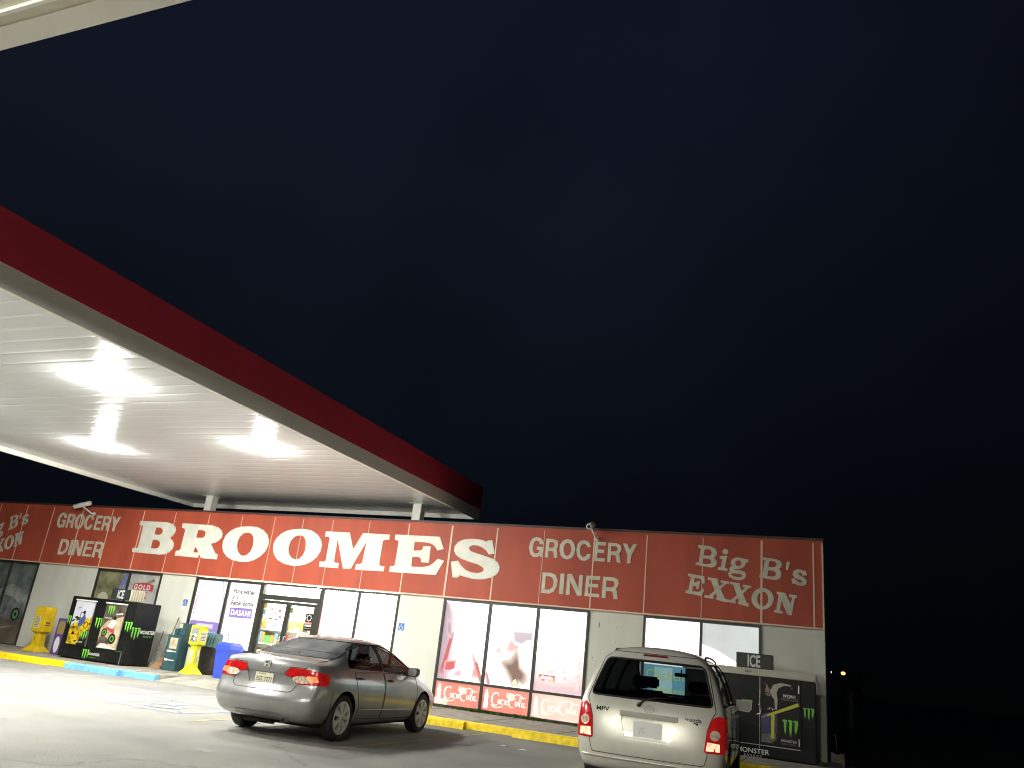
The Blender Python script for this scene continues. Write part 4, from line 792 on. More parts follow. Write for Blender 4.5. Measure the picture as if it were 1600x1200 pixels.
    mb = MB(); mb.box(b + .004, b + .022, y0 - .045, y0 - .031, z0 - .02, z1); under(d, mb.build('hinge_strip', alu))
    for o in d.children: o.location = -Vector(fz.location) - Vector(d.location)
picture_door(5.38, 6.10, .50, 1.63, 1, 'left freezer door with a yellow motocross picture')
picture_door(6.50, 7.22, .50, 1.63, 2, 'right freezer door with a tan quad bike picture')
def ice_sign(x0, x1, y, z0, z1, dep, root, tx):
    mb = MB(); mb.bbox(x0, x1, y, y + dep, z0, z1, .006); o = under(root, mb.build('ice_sign', mat('sign_charcoal', (.03, .035, .032), .5)))
    mb = MB(); h = z1 - z0; mb.text('ICE', FY(y - .001), tx, z0 + h * .12, h * 1.08, .002, bold=.03, sx=.56)
    q = mb.build('lettering', mat('sign_letter', (.62, .68, .60), .5)); q.parent = o; q.location = (0, 0, 0)
ice_sign(6.19, 6.88, -1.5, 1.775, 2.055, .36, fz, 6.42)
mb = MB(); mb.box(6.885, 6.9, -1.49, -1.02, 1.76, 2.07)
for k in range(6): mb.box(6.9, 6.925, -1.48 + k * .085, -1.455 + k * .085, 1.77, 2.06)
under(fz, mb.build('vent_grille', mat('grille_beige', (.55, .52, .38), .6)))

fr = thing('ice_freezer', 'right black ice freezer under a cream header beside the minivan', 'ice freezer', (23.2, -.9, .13), 0, 'black ice freezers by the wall')
yb = -1.3; brown = mat('panel_brown_black', (.020, .016, .014), .45, spec=.2, var=.3, vscale=2)
mb = MB(); mb.bbox(21.95, 24.42, yb, -.42, .16, 1.60, .01); mb.box(22.0, 24.36, yb + .08, -.45, .131, .159); mb.box(24.165, 24.41, yb - .004, yb - .0005, .36, 1.59)
under(fr, mb.build('cabinet', [black_p]))
mb = MB(); mb.bbox(21.9, 24.44, yb - .06, -.5, 1.601, 1.735, .008); mb.box(23.36, 24.16, yb - .075, yb - .0605, 1.61, 1.635); mb.box(24.42, 24.455, yb - .02, yb + .05, 1.58, 1.735)
h = under(fr, mb.build('header', mat('header_cream', (.50, .49, .38), .5)))
mb = MB(); mb.prism([ell(23.19, 1.675, .065, .022, 16), ell(23.19, 1.675, .052, .013, 16)], .001, .001, FY(yb - .0615)); mb.text('leer', FY(yb - .062), 23.15, 1.663, .035, .002); o = mb.build('badge', black_p); o.parent = h; o.location = (0, 0, 0)
mb = MB(); mb.bbox(23.415, 24.155, yb - .035, yb - .002, .375, 1.595, .004); dr = under(fr, mb.build('door', black_p)); dr['label'] = 'freezer door with a skateboarder on a yellow rail'
fn = FY(yb - .036); mb = MB(); mt = [brown, mat('rail_yellow', (.55, .55, .04), .4), mat('art_shirt', (.40, .38, .33), .4), mat('art_skin', (.30, .18, .12), .4), claw_g, mark_w, mat('art_violet', (.05, .045, .12), .4), mat('art_greygreen', (.12, .14, .12), .4), mat('art_dimgrey', (.2, .2, .2), .4)]
mb.prism([rect(23.44, 24.13, .40, 1.575)], .001, .001, fn, 0)
mb.prism([[(23.44, .92), (23.72, 1.0), (23.74, .6), (23.44, .55)]], .0015, .0015, fn, 6)
mb.prism([[(23.44, .42), (23.44, .56), (23.7, .60), (23.72, .5), (23.62, .42)]], .002, .002, fn, 7)
mb.ribbon([(23.445, .86), (23.7, .97), (24.125, 1.16)], [.03, .05, .06], fn, .003, 1)
mb.ribbon([(23.655, .94), (23.645, .5)], .06, fn, .004, 1)
mb.ribbon([(23.445, .86), (23.55, .905)], .032, fn, .005, 8)
mb.prism([[(23.60, 1.36), (23.66, 1.47), (23.80, 1.52), (23.98, 1.50), (23.99, 1.475), (23.85, 1.47), (23.76, 1.42), (23.72, 1.33), (23.74, 1.2), (23.73, 1.06), (23.69, 1.06), (23.68, 1.2), (23.62, 1.28)]], .006, .006, fn, 2)
mb.prism([[(23.60, 1.37), (23.55, 1.45), (23.51, 1.5), (23.53, 1.42), (23.5, 1.33), (23.58, 1.32)]], .007, .007, fn, 3)
mb.prism([[(23.50, 1.30), (23.6, 1.33), (23.64, 1.27), (23.55, 1.25)]], .0075, .0075, fn, 7)
for k in range(7): mb.prism([ell(23.56 + k * .03, 1.02 + .012 * (k % 3), .014, .018, 6)], .008, .008, fn, 5 if k % 2 else 7)
mb.prism([ell(24.0, 1.44, .02, .02, 8)], .006, .006, fn, 7)
mb.text('NYJAH', fn, 23.84, 1.265, .075, .003, 5, bold=.02); mb.text('HUSTON', fn, 23.80, 1.205, .075, .003, 8)
claw(mb, fn, 23.83, .56, .31, .004, 4); mb.text('MONSTER', fn, 23.80, .47, .062, .004, 5); mb.text('ENERGY DRINK', fn, 23.82, .425, .035, .004, 8)
o = mb.build('picture', mt, None, recalc=False); o.parent = dr
mb = MB(); mb.box(23.405, 23.413, yb - .03, yb - .002, .3, 1.6); o = mb.build('metal_trim', alu); o.parent = dr
mb = MB(); mb.box(23.0, 24.15, yb - .03, yb - .002, .352, .366); mb.box(24.115, 24.135, yb - .05, yb - .0365, .42, .55); mb.box(24.115, 24.135, yb - .05, yb - .0365, 1.36, 1.5)
o = mb.build('metal_trim', alu); o.parent = dr
mb = MB(); mb.tube([(23.36, yb - .01, .90), (23.36, yb - .06, .90), (23.42, yb - .06, .92), (23.44, yb - .06, 1.0), (23.42, yb - .06, 1.08), (23.38, yb - .02, 1.08)], .011, 7)
o = mb.build('handle', alu); o.parent = dr
mb = MB(); claw(mb, FY(yb - .001), 23.07, .93, .22, .001, 0); under(fr, mb.build('logo', [claw_g, mark_w]))
mb = MB(); claw(mb, FY(yb - .005), 24.20, .90, .22, .001, 0); under(fr, mb.build('logo', [claw_g, mark_w]))
mb = MB(); mb.text('MONSTER', FY(yb - .001), 22.98, .20, .12, .001, 1, sx=1.1, bold=.01); mb.text('ENERGY', FY(yb - .001), 23.12, .135, .055, .001, 1, spacing=1.9)
under(fr, mb.build('logo', [claw_g, mark_w]))
ice_sign(22.95, 23.63, -1.28, 1.736, 2.02, .5, fr, 23.16)

# ------------------------------------------------------------------ pedestal boxes, bins, brooms
def frustum(x0, x1, y0, y1, z0, z1, dx, dy=None):
    dy = dx if dy is None else dy
    return [[(x0, y0, z0), (x1, y0, z0), (x1, y1, z0), (x0, y1, z0)], [(x0 + dx, y0 + dy, z1), (x1 - dx, y0 + dy, z1), (x1 - dx, y1 - dy, z1), (x0 + dx, y1 - dy, z1)]]
def pedestal(name, label, cat, x0, y0, w, d, zt, zh, m, face, text, grp, chamfer=True):
    x1, y1 = x0 + w, y0 + d; root = thing(name, label, cat, ((x0 + x1) / 2, (y0 + y1) / 2, .13), 0, grp)
    c = w * .2; mb = MB()
    if chamfer:
        secs = [(x0, zh), (x0, zt - c * 1.1), (x0 + c, zt), (x1 - c * .6, zt), (x1, zt - c), (x1, zh)]
        mb.loft([[(x, y, z) for x, z in secs] for y in (y0, y1)])
    else: mb.bbox(x0, x1, y0, y1, zh, zt, .012)
    under(root, mb.build('box', m))
    mb = MB(); cx, cy = (x0 + x1) / 2, (y0 + y1) / 2; a = w * .30; b = w * .26; f = w * .62
    mb.loft([[(cx + sx * q, cy + sy * q, z) for sx, sy in ((-1, -1), (1, -1), (1, 1), (-1, 1))] for q, z in ((f, .131), (f, .15), (a, .30), (b, zh - .06), (w * .42, zh - .001))])
    o = under(root, mb.build('pedestal', m))
    mb = MB(); fn = lambda u, v, dd: (cx + v, cy - a - .006 - dd, u); mb.prism([[( .40, -.035), (zh - .14, -.035), (zh - .14, .035), (.40, .035)]], .004, .004, fn, 0)
    mb.text(text, fn, .42, -.028, .068, .006, 1); fn2 = lambda u, v, dd: (cx + a + .006 + dd, cy + v, u)
    mb.prism([[(.40, -.035), (zh - .14, -.035), (zh - .14, .035), (.40, .035)]], .004, .004, fn2, 0); mb.text(text, fn2, .42, -.028, .068, .006, 1)
    o = under(root, mb.build('side_label', face[1])); return root
y_plastic = mat('yellow_plastic', (.62, .42, .01), .45, var=.12, vscale=5); y_bright = mat('bright_yellow_plastic', (.72, .70, .02), .4, var=.1, vscale=5)
r1 = pedestal('brochure_box', 'dull yellow brochure box on a pedestal, far left by the wall', 'brochure box', 3.24, -1.28, .42, .34, 1.37, .68, y_plastic, (0, [y_plastic, art_k]), 'FREE', 'yellow boxes on pedestals')
mb = MB(); fn = FY(-1.281); mb.prism([rect(3.28, 3.54, .76, 1.12)], .002, .002, fn, 0)
for k in range(7): mb.ribbon([(3.31, 1.07 - k * .043), (3.51 - random.random() * .06, 1.07 - k * .043)], .018, fn, .003 + .0001 * k, 1)
fn = FX(3.661); mb.ribbon([(-1.2, .93), (-1.05, .93)], .05, fn, .002, 1); mb.ribbon([(-1.22, .86), (-1.03, .86)], .03, fn, .002, 1)
under(r1, mb.build('front_label', [mat('label_straw', (.60, .55, .28), .5), mat('label_ink', (.18, .10, .04), .5)]))
r2 = pedestal('brochure_box', 'bright yellow brochure box with a clear window, left of the blue bin', 'brochure box', 9.04, -1.27, .33, .30, 1.34, .86, y_bright, (0, [mark_w, art_k]), 'FREE', 'yellow boxes on pedestals', False)
mb = MB(); fn = FY(-1.271); mb.prism([rect(9.08, 9.33, .92, 1.28)], .001, .001, fn, 0)
for k in range(9): x, z = random.uniform(9.1, 9.26), random.uniform(.94, 1.1); mb.prism([rect(x, x + .05, z, z + .05)], .002 + k * .0002, .002 + k * .0002, fn, random.choice([1, 2, 3]))
fn = FX(9.371); mb.prism([rect(-1.23, -1.01, .95, 1.2)], .001, .001, fn, 1)
for k in range(6): mb.ribbon([(-1.21, 1.16 - k * .035), (-1.04, 1.16 - k * .035)], .014, fn, .002, 2 if k % 2 else 3)
under(r2, mb.build('window', [mat('box_window', (.30, .30, .26), .12), mark_w, art_k, mat('leaflet_rose', (.5, .25, .22), .5)]))
# purple leaflet box
rp_ = thing('leaflet_box', 'purple leaflet box between the dull yellow box and left freezer', 'leaflet box', (4.35, -1.12, .13))
mb = MB(); mb.bbox(4.22, 4.62, -1.28, -.95, .131, 1.11, .012); under(rp_, mb.build('box', mat('purple_plastic', (.12, .06, .24), .4)))
fn = FY(-1.281); mb = MB(); mb.prism([[(4.30, .68), (4.54, .68), (4.56, .95), (4.50, 1.04), (4.34, 1.04), (4.28, .95)]], .002, .002, fn, 0); mb.prism([ell(4.40, .40, .10, .22, 18)], .002, .002, fn, 1); under(rp_, mb.build('front_label', [mat('label_gold', (.30, .24, .08), .4), mark_w]))
# green newspaper box
rg = thing('newspaper_box', 'dark green newspaper box left of the bright yellow box', 'newspaper box', (8.38, -.88, .13))
gp = mat('green_steel', (.035, .085, .095), .4, var=.15, vscale=4)
mb = MB(); mb.bbox(8.15, 8.60, -1.08, -.72, .131, 1.03, .012); mb.bbox(8.36, 8.62, -1.0, -.74, 1.031, 1.36, .01); mb.bbox(8.30, 8.42, -1.05, -.9, 1.031, 1.2, .01); under(rg, mb.build('case', gp))
fn = FY(-1.081); mb = MB(); mb.prism([rect(8.26, 8.52, .68, .96)], .002, .002, fn, 0); mb.ribbon([(8.22, .62), (8.40, .62)], .045, fn, .003, 1); mb.ribbon([(8.40, .615), (8.54, .615)], .018, fn, .0032, 1)
mb.ribbon([(8.20, .40), (8.29, .40)], .055, fn, .003, 1); mb.ribbon([(8.29, .395), (8.53, .395)], .022, fn, .0032, 1); mb.prism([rect(8.38, 8.50, 1.22, 1.34)], .0, .0, FY(-1.002), 0); mb.prism([[(8.3, .7), (8.38, .8), (8.42, .92), (8.36, .9)]], .003, .003, fn, 2)
under(rg, mb.build('front_label', [mat('newsprint', (.52, .45, .30), .6, var=.2, vscale=12), mark_w, mat('news_rose', (.4, .25, .18), .6)]))
rd = thing('newspaper_box', 'black newspaper box with teal front behind the bright yellow box', 'newspaper box', (9.6, -.5, .13))
mb = MB(); mb.bbox(8.90, 9.42, -.70, -.3, .131, .82, .012); under(rd, mb.build('case', mat('brown_black_steel', (.03, .024, .022), .4, var=.3, vscale=6)))
mb = MB(); mb.bbox(9.06, 9.40, -.66, -.4, .821, 1.18, .012); under(rd, mb.build('head', mat('teal_plastic', (.12, .22, .24), .4)))
mb = MB(); 
for k in range(3): mb.ribbon([(9.12 + k * .1, .88), (9.16 + k * .1, 1.13)], .035, FY(-.661), .002 + .0002 * k)
under(rd, mb.build('front_stripes', mat('stripe_dark', (.03, .08, .08), .5)))
# blue bin
rb_ = thing('trash_can', 'blue plastic trash can with a sloped lid by the entrance', 'trash can', (10.22, -1.02, .13), R(-8))
bp_ = mat('blue_plastic', (.045, .085, .52), .38, var=.08, vscale=5, bump=.05, bscale=200)
mb = MB(); mb.loft([[(sx * q, sy * q, z) for sx, sy in ((-1, -1), (1, -1), (1, 1), (-1, 1))] for q, z in ((.19, 0), (.195, .02), (.235, .68), (.22, .685))]); mb.build('body', bp_, rb_)
mb = MB(); mb.loft([[(sx * q, sy * q, z) for sx, sy in ((-1, -1), (1, -1), (1, 1), (-1, 1))] for q, z in ((.245, .67), (.248, .72), (.235, .80), (.17, .875))]); mb.build('lid', bp_, rb_)
# broom, mop, bucket, dustpan
wood = mat('old_wood', (.16, .11, .06), .7, var=.3, vscale=12)
ro = thing('broom', 'worn broom leaning on the wall right of the left freezer', 'broom', (7.64, -.6, .13))
mb = MB(); mb.tube([(7.62, -.58, .40), (7.43, -.08, 1.48)], .017, 8); under(ro, mb.build('handle', wood))
mb = MB(); mb.loft([[(7.54, -.66, .135), (7.78, -.62, .135), (7.77, -.52, .135), (7.53, -.56, .135)], [(7.57, -.63, .30), (7.70, -.61, .30), (7.69, -.55, .30), (7.56, -.57, .30)], [(7.60, -.61, .42), (7.65, -.60, .42), (7.64, -.57, .42), (7.59, -.58, .42)]]); under(ro, mb.build('bristles', mat('bristle_tan', (.30, .17, .07), .9, var=.35, vscale=30, bump=.5, bscale=90)))
rm = thing('mop', 'thin mop with a wire head leaning behind the broom', 'mop', (7.48, -.7, .13))
mb = MB(); mb.tube([(7.50, -.76, .25), (7.35, -.45, 1.08)], .013, 8); mb.tube([(7.46, -.66, .55), (7.56, -.6, .62), (7.48, -.58, .72), (7.42, -.6, .70)], .008, 6); under(rm, mb.build('handle', mat('dark_metal', (.08, .08, .08), .5)))
mb = MB(); mb.lathe([(0, .17), (.08, .16), (.13, .08), (.15, .01), (0, .002)], 14, 0, Matrix.Translation((7.47, -.72, .131))); under(rm, mb.build('mop_head', mat('mop_grey', (.10, .11, .08), .95, var=.4, vscale=25, bump=.8, bscale=60)))
rq = thing('dustpan', 'brown dustpan lying beside the broom head', 'dustpan', (7.82, -.84, .13))
mb = MB(); mb.loft([[(7.62, -.98, .132), (7.92, -.92, .132), (7.92, -.91, .14), (7.62, -.97, .14)], [(7.64, -.76, .24), (7.88, -.72, .24), (7.88, -.71, .28), (7.64, -.75, .28)]]); under(rq, mb.build('pan', mat('pan_brown', (.28, .16, .08), .6)))

# ------------------------------------------------------------------ right of the building
ru = thing('concrete_block', 'small pale notched block at the right foot of the store', 'block', (24.79, .5, 0))
mb = MB(); mb.box(24.66, 24.92, .4, .62, -.02, .27); mb.box(24.66, 24.735, .4, .62, .271, .295); mb.box(24.83, 24.92, .4, .62, .271, .295)
under(ru, mb.build('block', mat('pale_block', (.42, .42, .33), .8, var=.15, vscale=9)))
mb = MB(); mb.tube([(24.775, .5, .25), (24.77, .5, .5), (24.75, .5, .62), (24.735, .5, .655)], .011, 8); tag(mb.build('thin_pipe', grey_m), 'thin bent grey pipe rising from the pale notched block', 'pipe')
mb = MB(); mb.lathe([(0, .12), (.06, .10), (.10, .05), (.11, 0), (0, -.01)], 12); o = mb.build('stone', mat('stone', (.3, .28, .2), .9, var=.3, vscale=12)); o.location = (25.06, .35, -.03); tag(o, 'rounded pale stone right of the notched block', 'stone')
ub = thing('utility_cabinet', 'dark utility cabinet standing in the dark right of the store', 'utility cabinet', (25.08, 11.2, 0))
mb = MB(); mb.bbox(24.9, 25.27, 11, 11.4, .46, 1.58, .02); mb.box(24.93, 24.97, 11.1, 11.2, -.02, .46); mb.box(25.2, 25.24, 11.1, 11.2, -.02, .46); under(ub, mb.build('case', mat('cabinet_grey', (.10, .13, .13), .5)))
sl = thing('street_lamp', 'distant amber street lamp glowing right of the store', 'street lamp', (25.42, 62, 0))
mb = MB(); mb.tube([(0, 0, -.03), (0, 0, 3.3), (-.1, -.3, 3.45)], .06, 8); mb.build('pole', mat('pole_grey', (.1, .1, .1), .6), sl)
mb = MB(); mb.lathe([(0, -.16), (.14, -.12), (.2, 0), (.12, .1), (0, .12)], 12, 0, Matrix.Translation((-.1, -.4, 3.25))); mb.build('lamp_head', glow('amber_lamp', (1, .45, .12), 3), sl)
mb = MB(); mb.lathe([(0, -.1), (.1, -.06), (.1, .06), (0, .1)], 10, 0, Matrix.Translation((24.34, 48, 2.93))); mb.tube([(24.34, 48, -.03), (24.34, 48, 2.84)], .03, 6)
tag(mb.build('yard_light', glow('white_lamp', (1, 1, 1), 1.5)), 'tiny distant white light just right of the store corner', 'light')
bpy.data.objects['yard_light'].data.materials.append(MATS['pole_grey'])
for p in bpy.data.objects['yard_light'].data.polygons:
    if p.center.z < 2.8: p.material_index = 1
leafm = mat('night_leaves', (.03, .05, .02), .8, var=.5, vscale=3)
bark = mat('bark', (.06, .05, .035), .9, var=.3, vscale=8)
def tree(x, y, h, w, label, n=900, seed=1):
    rnd = random.Random(seed); root = thing('tree', label, 'tree', (x, y, 0), 0, 'dark trees beyond the lot')
    mb = MB(); mb.tube([(0, 0, -.1), (.1, 0, h * .3), (-.1, .1, h * .6), (0, 0, h * .85)], [h * .035, h * .026, h * .016, h * .005], 8)
    for k in range(7):
        a = k * .9 + rnd.random(); z = h * (.3 + .07 * k); mb.tube([(0, 0, z), (math.cos(a) * w * .25, math.sin(a) * w * .25, z + h * .1), (math.cos(a) * w * .42, math.sin(a) * w * .42, z + h * .22)], [h * .012, h * .008, h * .003], 6)
    mb.build('trunk', bark, root)
    mb = MB(); cl = [(rnd.gauss(0, w * .22), rnd.gauss(0, w * .22), h * rnd.uniform(.35, .92), w * rnd.uniform(.12, .24)) for k in range(14)]
    for k in range(n):
        cx, cy, cz, r = rnd.choice(cl); p = Vector((rnd.gauss(0, 1), rnd.gauss(0, 1), rnd.gauss(0, .8))).normalized() * r * rnd.uniform(.6, 1.1) + Vector((cx, cy, cz)); s = h * .022 * rnd.uniform(.6, 1.4)
        u = Vector((rnd.gauss(0, 1), rnd.gauss(0, 1), rnd.gauss(0, 1))).normalized() * s; v = u.cross(Vector((rnd.gauss(0, 1), rnd.gauss(0, 1), rnd.gauss(0, 1)))).normalized() * s * .6
        mb.add([p - u, p - v, p + u, p + v], [(0, 1, 2, 3)])
    mb.build('crown', leafm, root)
tree(26.6, 64, 3.6, 3.0, 'small tree beside the distant amber lamp', seed=3)

# ------------------------------------------------------------------ cars
def subsurf_mesh(vs, fs, lv=3):
    me = bpy.data.meshes.new('cage'); me.from_pydata(vs, [], fs); o = bpy.data.objects.new('cage', me); COL.objects.link(o)
    bm = bmesh.new(); bm.from_mesh(me); bmesh.ops.remove_doubles(bm, verts=bm.verts, dist=1e-4); bmesh.ops.recalc_face_normals(bm, faces=bm.faces); bm.to_mesh(me); bm.free()
    md = o.modifiers.new('s', 'SUBSURF'); md.levels = lv
    dg = bpy.context.evaluated_depsgraph_get(); ev = o.evaluated_get(dg); m2 = bpy.data.meshes.new_from_object(ev)
    bm = bmesh.new(); bm.from_mesh(m2); bpy.data.objects.remove(o); bpy.data.meshes.remove(me); bpy.data.meshes.remove(m2)
    return bm
def shell(stations, rear_bulge, front_bulge):
    """stations: list of 8 half-section control points (l, w, z): q2..q9; closed by grids at both ends"""
    vs = []; fs = []; rows = []
    def V(p): vs.append(tuple(p)); return len(vs) - 1
    for st in stations:
        q2 = st[0]
        half = [(q2[0], 0, q2[2]), (q2[0], q2[1] * .5, q2[2])] + list(st)      # q0 q1 q2..q9
        right = [V((l, -w, z)) for l, w, z in half]
        left = [V((l, w, z)) if w > 1e-6 else right[i] for i, (l, w, z) in enumerate(half)]
        rows.append((right, left, half))
    for (r0, l0, _), (r1, l1, _) in zip(rows[:-1], rows[1:]):
        for k in range(9):
            fs.append((r0[k], r1[k], r1[k + 1], r0[k + 1])); fs.append((l0[k], l0[k + 1], l1[k + 1], l1[k]))
    for (rr, ll, half), bulge in ((rows[0], rear_bulge), (rows[-1], front_bulge)):
        grid = []
        for k in range(2, 8):
            if k == 2: row = [ll[2], ll[1], rr[0], rr[1], rr[2]]
            elif k == 7: row = [ll[7], ll[8], rr[9], rr[8], rr[7]]
            else:
                l, w, z = half[k]; zc = z
                b = bulge * (1 if k < 7 else .6)
                c = V((l + b, 0, zc)); hr = V((l + b * .75, -w * .52, zc)); hl = V((l + b * .75, w * .52, zc)); row = [ll[k], hl, c, hr, rr[k]]
            grid.append(row)
        for a, b in zip(grid[:-1], grid[1:]):
            for i in range(4): fs.append((a[i], a[i + 1], b[i + 1], b[i]))
    return subsurf_mesh(vs, fs)
AX = {'side': (0, 2), 'rear': (1, 2)}
def cut(bm, layer, pid, poly, view, flt):
    """cut the outline through the shell and mark the faces inside it"""
    a, b = AX[view]
    mnx, mxx = min(p[0] for p in poly) - .02, max(p[0] for p in poly) + .02; mny, mxy = min(p[1] for p in poly) - .02, max(p[1] for p in poly) + .02
    n = len(poly)
    for i in range(n):
        p, q = poly[i], poly[(i + 1) % n]; co = [0, 0, 0]; no = [0, 0, 0]
        co[a], co[b] = p; no[a], no[b] = q[1] - p[1], -(q[0] - p[0])
        if Vector(no).length < 1e-6: continue
        sx0, sx1 = min(p[0], q[0]) - .04, max(p[0], q[0]) + .04; sy0, sy1 = min(p[1], q[1]) - .04, max(p[1], q[1]) + .04
        fs = []
        for f in bm.faces:
            if not flt(f.calc_center_median()) or f[layer]: continue
            xs = [v.co[a] for v in f.verts]; ys = [v.co[b] for v in f.verts]
            if max(xs) < sx0 or min(xs) > sx1 or max(ys) < sy0 or min(ys) > sy1: continue
            fs.append(f)
        if not fs: continue
        g = set(fs)
        for f in fs: g.update(f.edges); g.update(f.verts)
        bmesh.ops.bisect_plane(bm, geom=list(g), dist=1e-5, plane_co=co, plane_no=no)
    out = []
    for f in bm.faces:
        c = f.calc_center_median()
        if not f[layer] and flt(c) and pip((c[a], c[b]), poly): f[layer] = pid; out.append(f)
    # stray slivers go back to the shell
    left = set(out); comps = []
    while left:
        st_ = [left.pop()]; comp = [st_[0]]
        while st_:
            for e in st_.pop().edges:
                for g in e.link_faces:
                    if g in left: left.discard(g); st_.append(g); comp.append(g)
        comps.append(comp)
    if comps:
        big = max(sum(f.calc_area() for f in c) for c in comps)
        for c in comps:
            if sum(f.calc_area() for f in c) < .2 * big:
                for f in c: f[layer] = 0
    return out
def recess(bm, layer, pid, name, mats, parent, depth):
    c = bm.copy(); ly = c.faces.layers.int['part']
    bmesh.ops.delete(c, geom=[f for f in c.faces if f[ly] != pid], context='FACES')
    be = [e for e in c.edges if len(e.link_faces) == 1]; ov = list(c.verts)
    r = bmesh.ops.extrude_edge_only(c, edges=be)
    for v in ov: v.co.x += depth
    bmesh.ops.recalc_face_normals(c, faces=c.faces)
    if sum(f.normal.x * f.calc_area() for f in c.faces) > 0: bmesh.ops.reverse_faces(c, faces=c.faces)
    me = bpy.data.meshes.new(name); c.to_mesh(me); c.free(); me.materials.append(mats)
    o = bpy.data.objects.new(name, me); COL.objects.link(o); o.parent = parent; return o
def extract(bm, layer, pid, name, mats, parent, push=0.0, solid=0.0):
    c = bm.copy(); ly = c.faces.layers.int['part']
    bmesh.ops.delete(c, geom=[f for f in c.faces if f[ly] != pid], context='FACES')
    if not c.faces: c.free(); return None
    if push or solid:
        c.normal_update(); mv = [(v, v.normal.copy()) for v in c.verts]
        if solid:
            r = bmesh.ops.extrude_face_region(c, geom=list(c.faces))
        for v, nn in mv: v.co += nn * push
    for f in c.faces: f.smooth = True
    me = bpy.data.meshes.new(name); c.to_mesh(me); c.free()
    mats = mats if isinstance(mats, (list, tuple)) else [mats]
    for m in mats: me.materials.append(m)
    o = bpy.data.objects.new(name, me); COL.objects.link(o); o.parent = parent
    return o
def mirror(poly): return [(-u, v) for u, v in poly][::-1]
def rounded(poly, r, k=3):
    out = []; n = len(poly)
    for i in range(n):
        p0, p, p1 = Vector(poly[i - 1]), Vector(poly[i]), Vector(poly[(i + 1) % n])
        a, b = (p0 - p), (p1 - p); q = min(r, a.length * .4, b.length * .4); a = p + a.normalized() * q; b = p + b.normalized() * q
        for j in range(k + 1):
            t = j / k; out.append(tuple(a * (1 - t) ** 2 + p * 2 * t * (1 - t) + b * t * t))
    return out
def hitter(bm):
    t = BVHTree.FromBMesh(bm)
    def side(l, z, s):
        h = t.ray_cast(Vector((l, s * 3, z)), Vector((0, -s, 0))); return h[0]
    def rear(w, z, fwd=False):
        h = t.ray_cast(Vector((8 if fwd else -3, w, z)), Vector((-1 if fwd else 1, 0, 0))); return h[0]
    return side, rear
def seam(mb, pts, fn, r=.004, closed=False, m=0):
    P = []
    pts = list(pts) + ([pts[0]] if closed else [])
    for (u0, v0), (u1, v1) in zip(pts[:-1], pts[1:]):
        n = max(1, int(math.hypot(u1 - u0, v1 - v0) / .05))
        for i in range(n): P.append((u0 + (u1 - u0) * i / n, v0 + (v1 - v0) * i / n))
    P.append(pts[-1]); Q = [fn(u, v) for u, v in P]; Q = [q for q in Q if q is not None]
    if len(Q) > 1: mb.tube(Q, r, 5, m, cap=False)
def patch(mb, poly, fn, off, m=0, push=Vector((0, 0, 0))):
    flat = [fn(u, v) for u, v in poly]
    if any(q is None for q in flat): return
    mb.add([q + off for q in flat], [tuple(range(len(flat)))], m)
rubber = mat('tyre_rubber', (.014, .014, .014), .75, bump=.2, bscale=60); hub_s = mat('hub_silver', (.62, .61, .54), .45, metal=.2, var=.12, vscale=9); dark_in = mat('dark_inside', (.006, .006, .006), .9)
def wheel(parent, l, w, r, side, spokes=7, rr=.2):
    M = Matrix.Translation((l, w, r)) @ Matrix.Rotation(R(90) * (-1 if side > 0 else 1), 4, 'X')
    # local z points outward
    mb = MB(); hw = .1
    mb.lathe([(rr, -hw), (r * .92, -hw), (r * .985, -hw * .85), (r, -hw * .5), (r, hw * .5), (r * .985, hw * .85), (r * .93, hw), (r * .8, hw * 1.06), (rr + .012, hw * .95), (rr, hw * .8), (rr, -hw)], 40, 0, M); t = mb.build('tyre', rubber)
    wh = bpy.data.objects.new('wheel', bpy.data.meshes.new('wheel'))
    mb = MB(); mb.lathe([(rr + .006, hw * .95), (rr, hw * 1.02), (rr * .90, hw * .98), (rr * .86, hw * .55), (rr * .5, hw * .35)], 40, 0, M)
    for k in range(spokes):
        A = Matrix.Rotation(2 * math.pi * k / spokes, 4, 'Z')
        mb.loft([[(rr * .12, -rr * .10, z), (rr * .55, -rr * .13, z + .004), (rr * .92, -rr * .25, z), (rr * .92, rr * .25, z), (rr * .55, rr * .13, z + .004), (rr * .12, rr * .10, z)] for z in (hw * .6, hw * 1.0)], 0, M @ A)
    mb.lathe([(rr * .24, hw * .9), (rr * .24, hw * 1.06), (rr * .1, hw * 1.1), (0, hw * 1.1)], 20, 0, M)
    rim = mb.build('rim', hub_s)
    mb = MB(); mb.lathe([(rr * .93, hw * .5), (0, hw * .45)], 30, 0, M); mb.lathe([(rr * .05, hw * 1.11), (rr * .1, hw * 1.108)], 12, 0, M); bk = mb.build('brake_disc', mat('brake_dark', (.02, .02, .02), .6))
    bpy.data.objects.remove(wh)
    mb = MB(); mb.lathe([(.06, -hw * .9), (.06, hw * .4)], 12, 0, M); wh = mb.build('wheel', dark_in, parent)
    for o in (t, rim, bk): o.parent = wh
    return wh
def circ(cx, cz, r, n=24): return [(cx + r * math.cos(2 * math.pi * i / n), cz + r * math.sin(2 * math.pi * i / n)) for i in range(n)]
def wheel_wells(bm, ly, wheels, R_, pid=99):
    for cx in wheels:
        for s in (-1, 1):
            f = cut(bm, ly, pid, circ(cx, .33, R_), 'side', lambda c, s=s: c.y * s > .5)
    fs = [f for f in bm.faces if f[ly] == pid]; bmesh.ops.delete(bm, geom=fs, context='FACES')
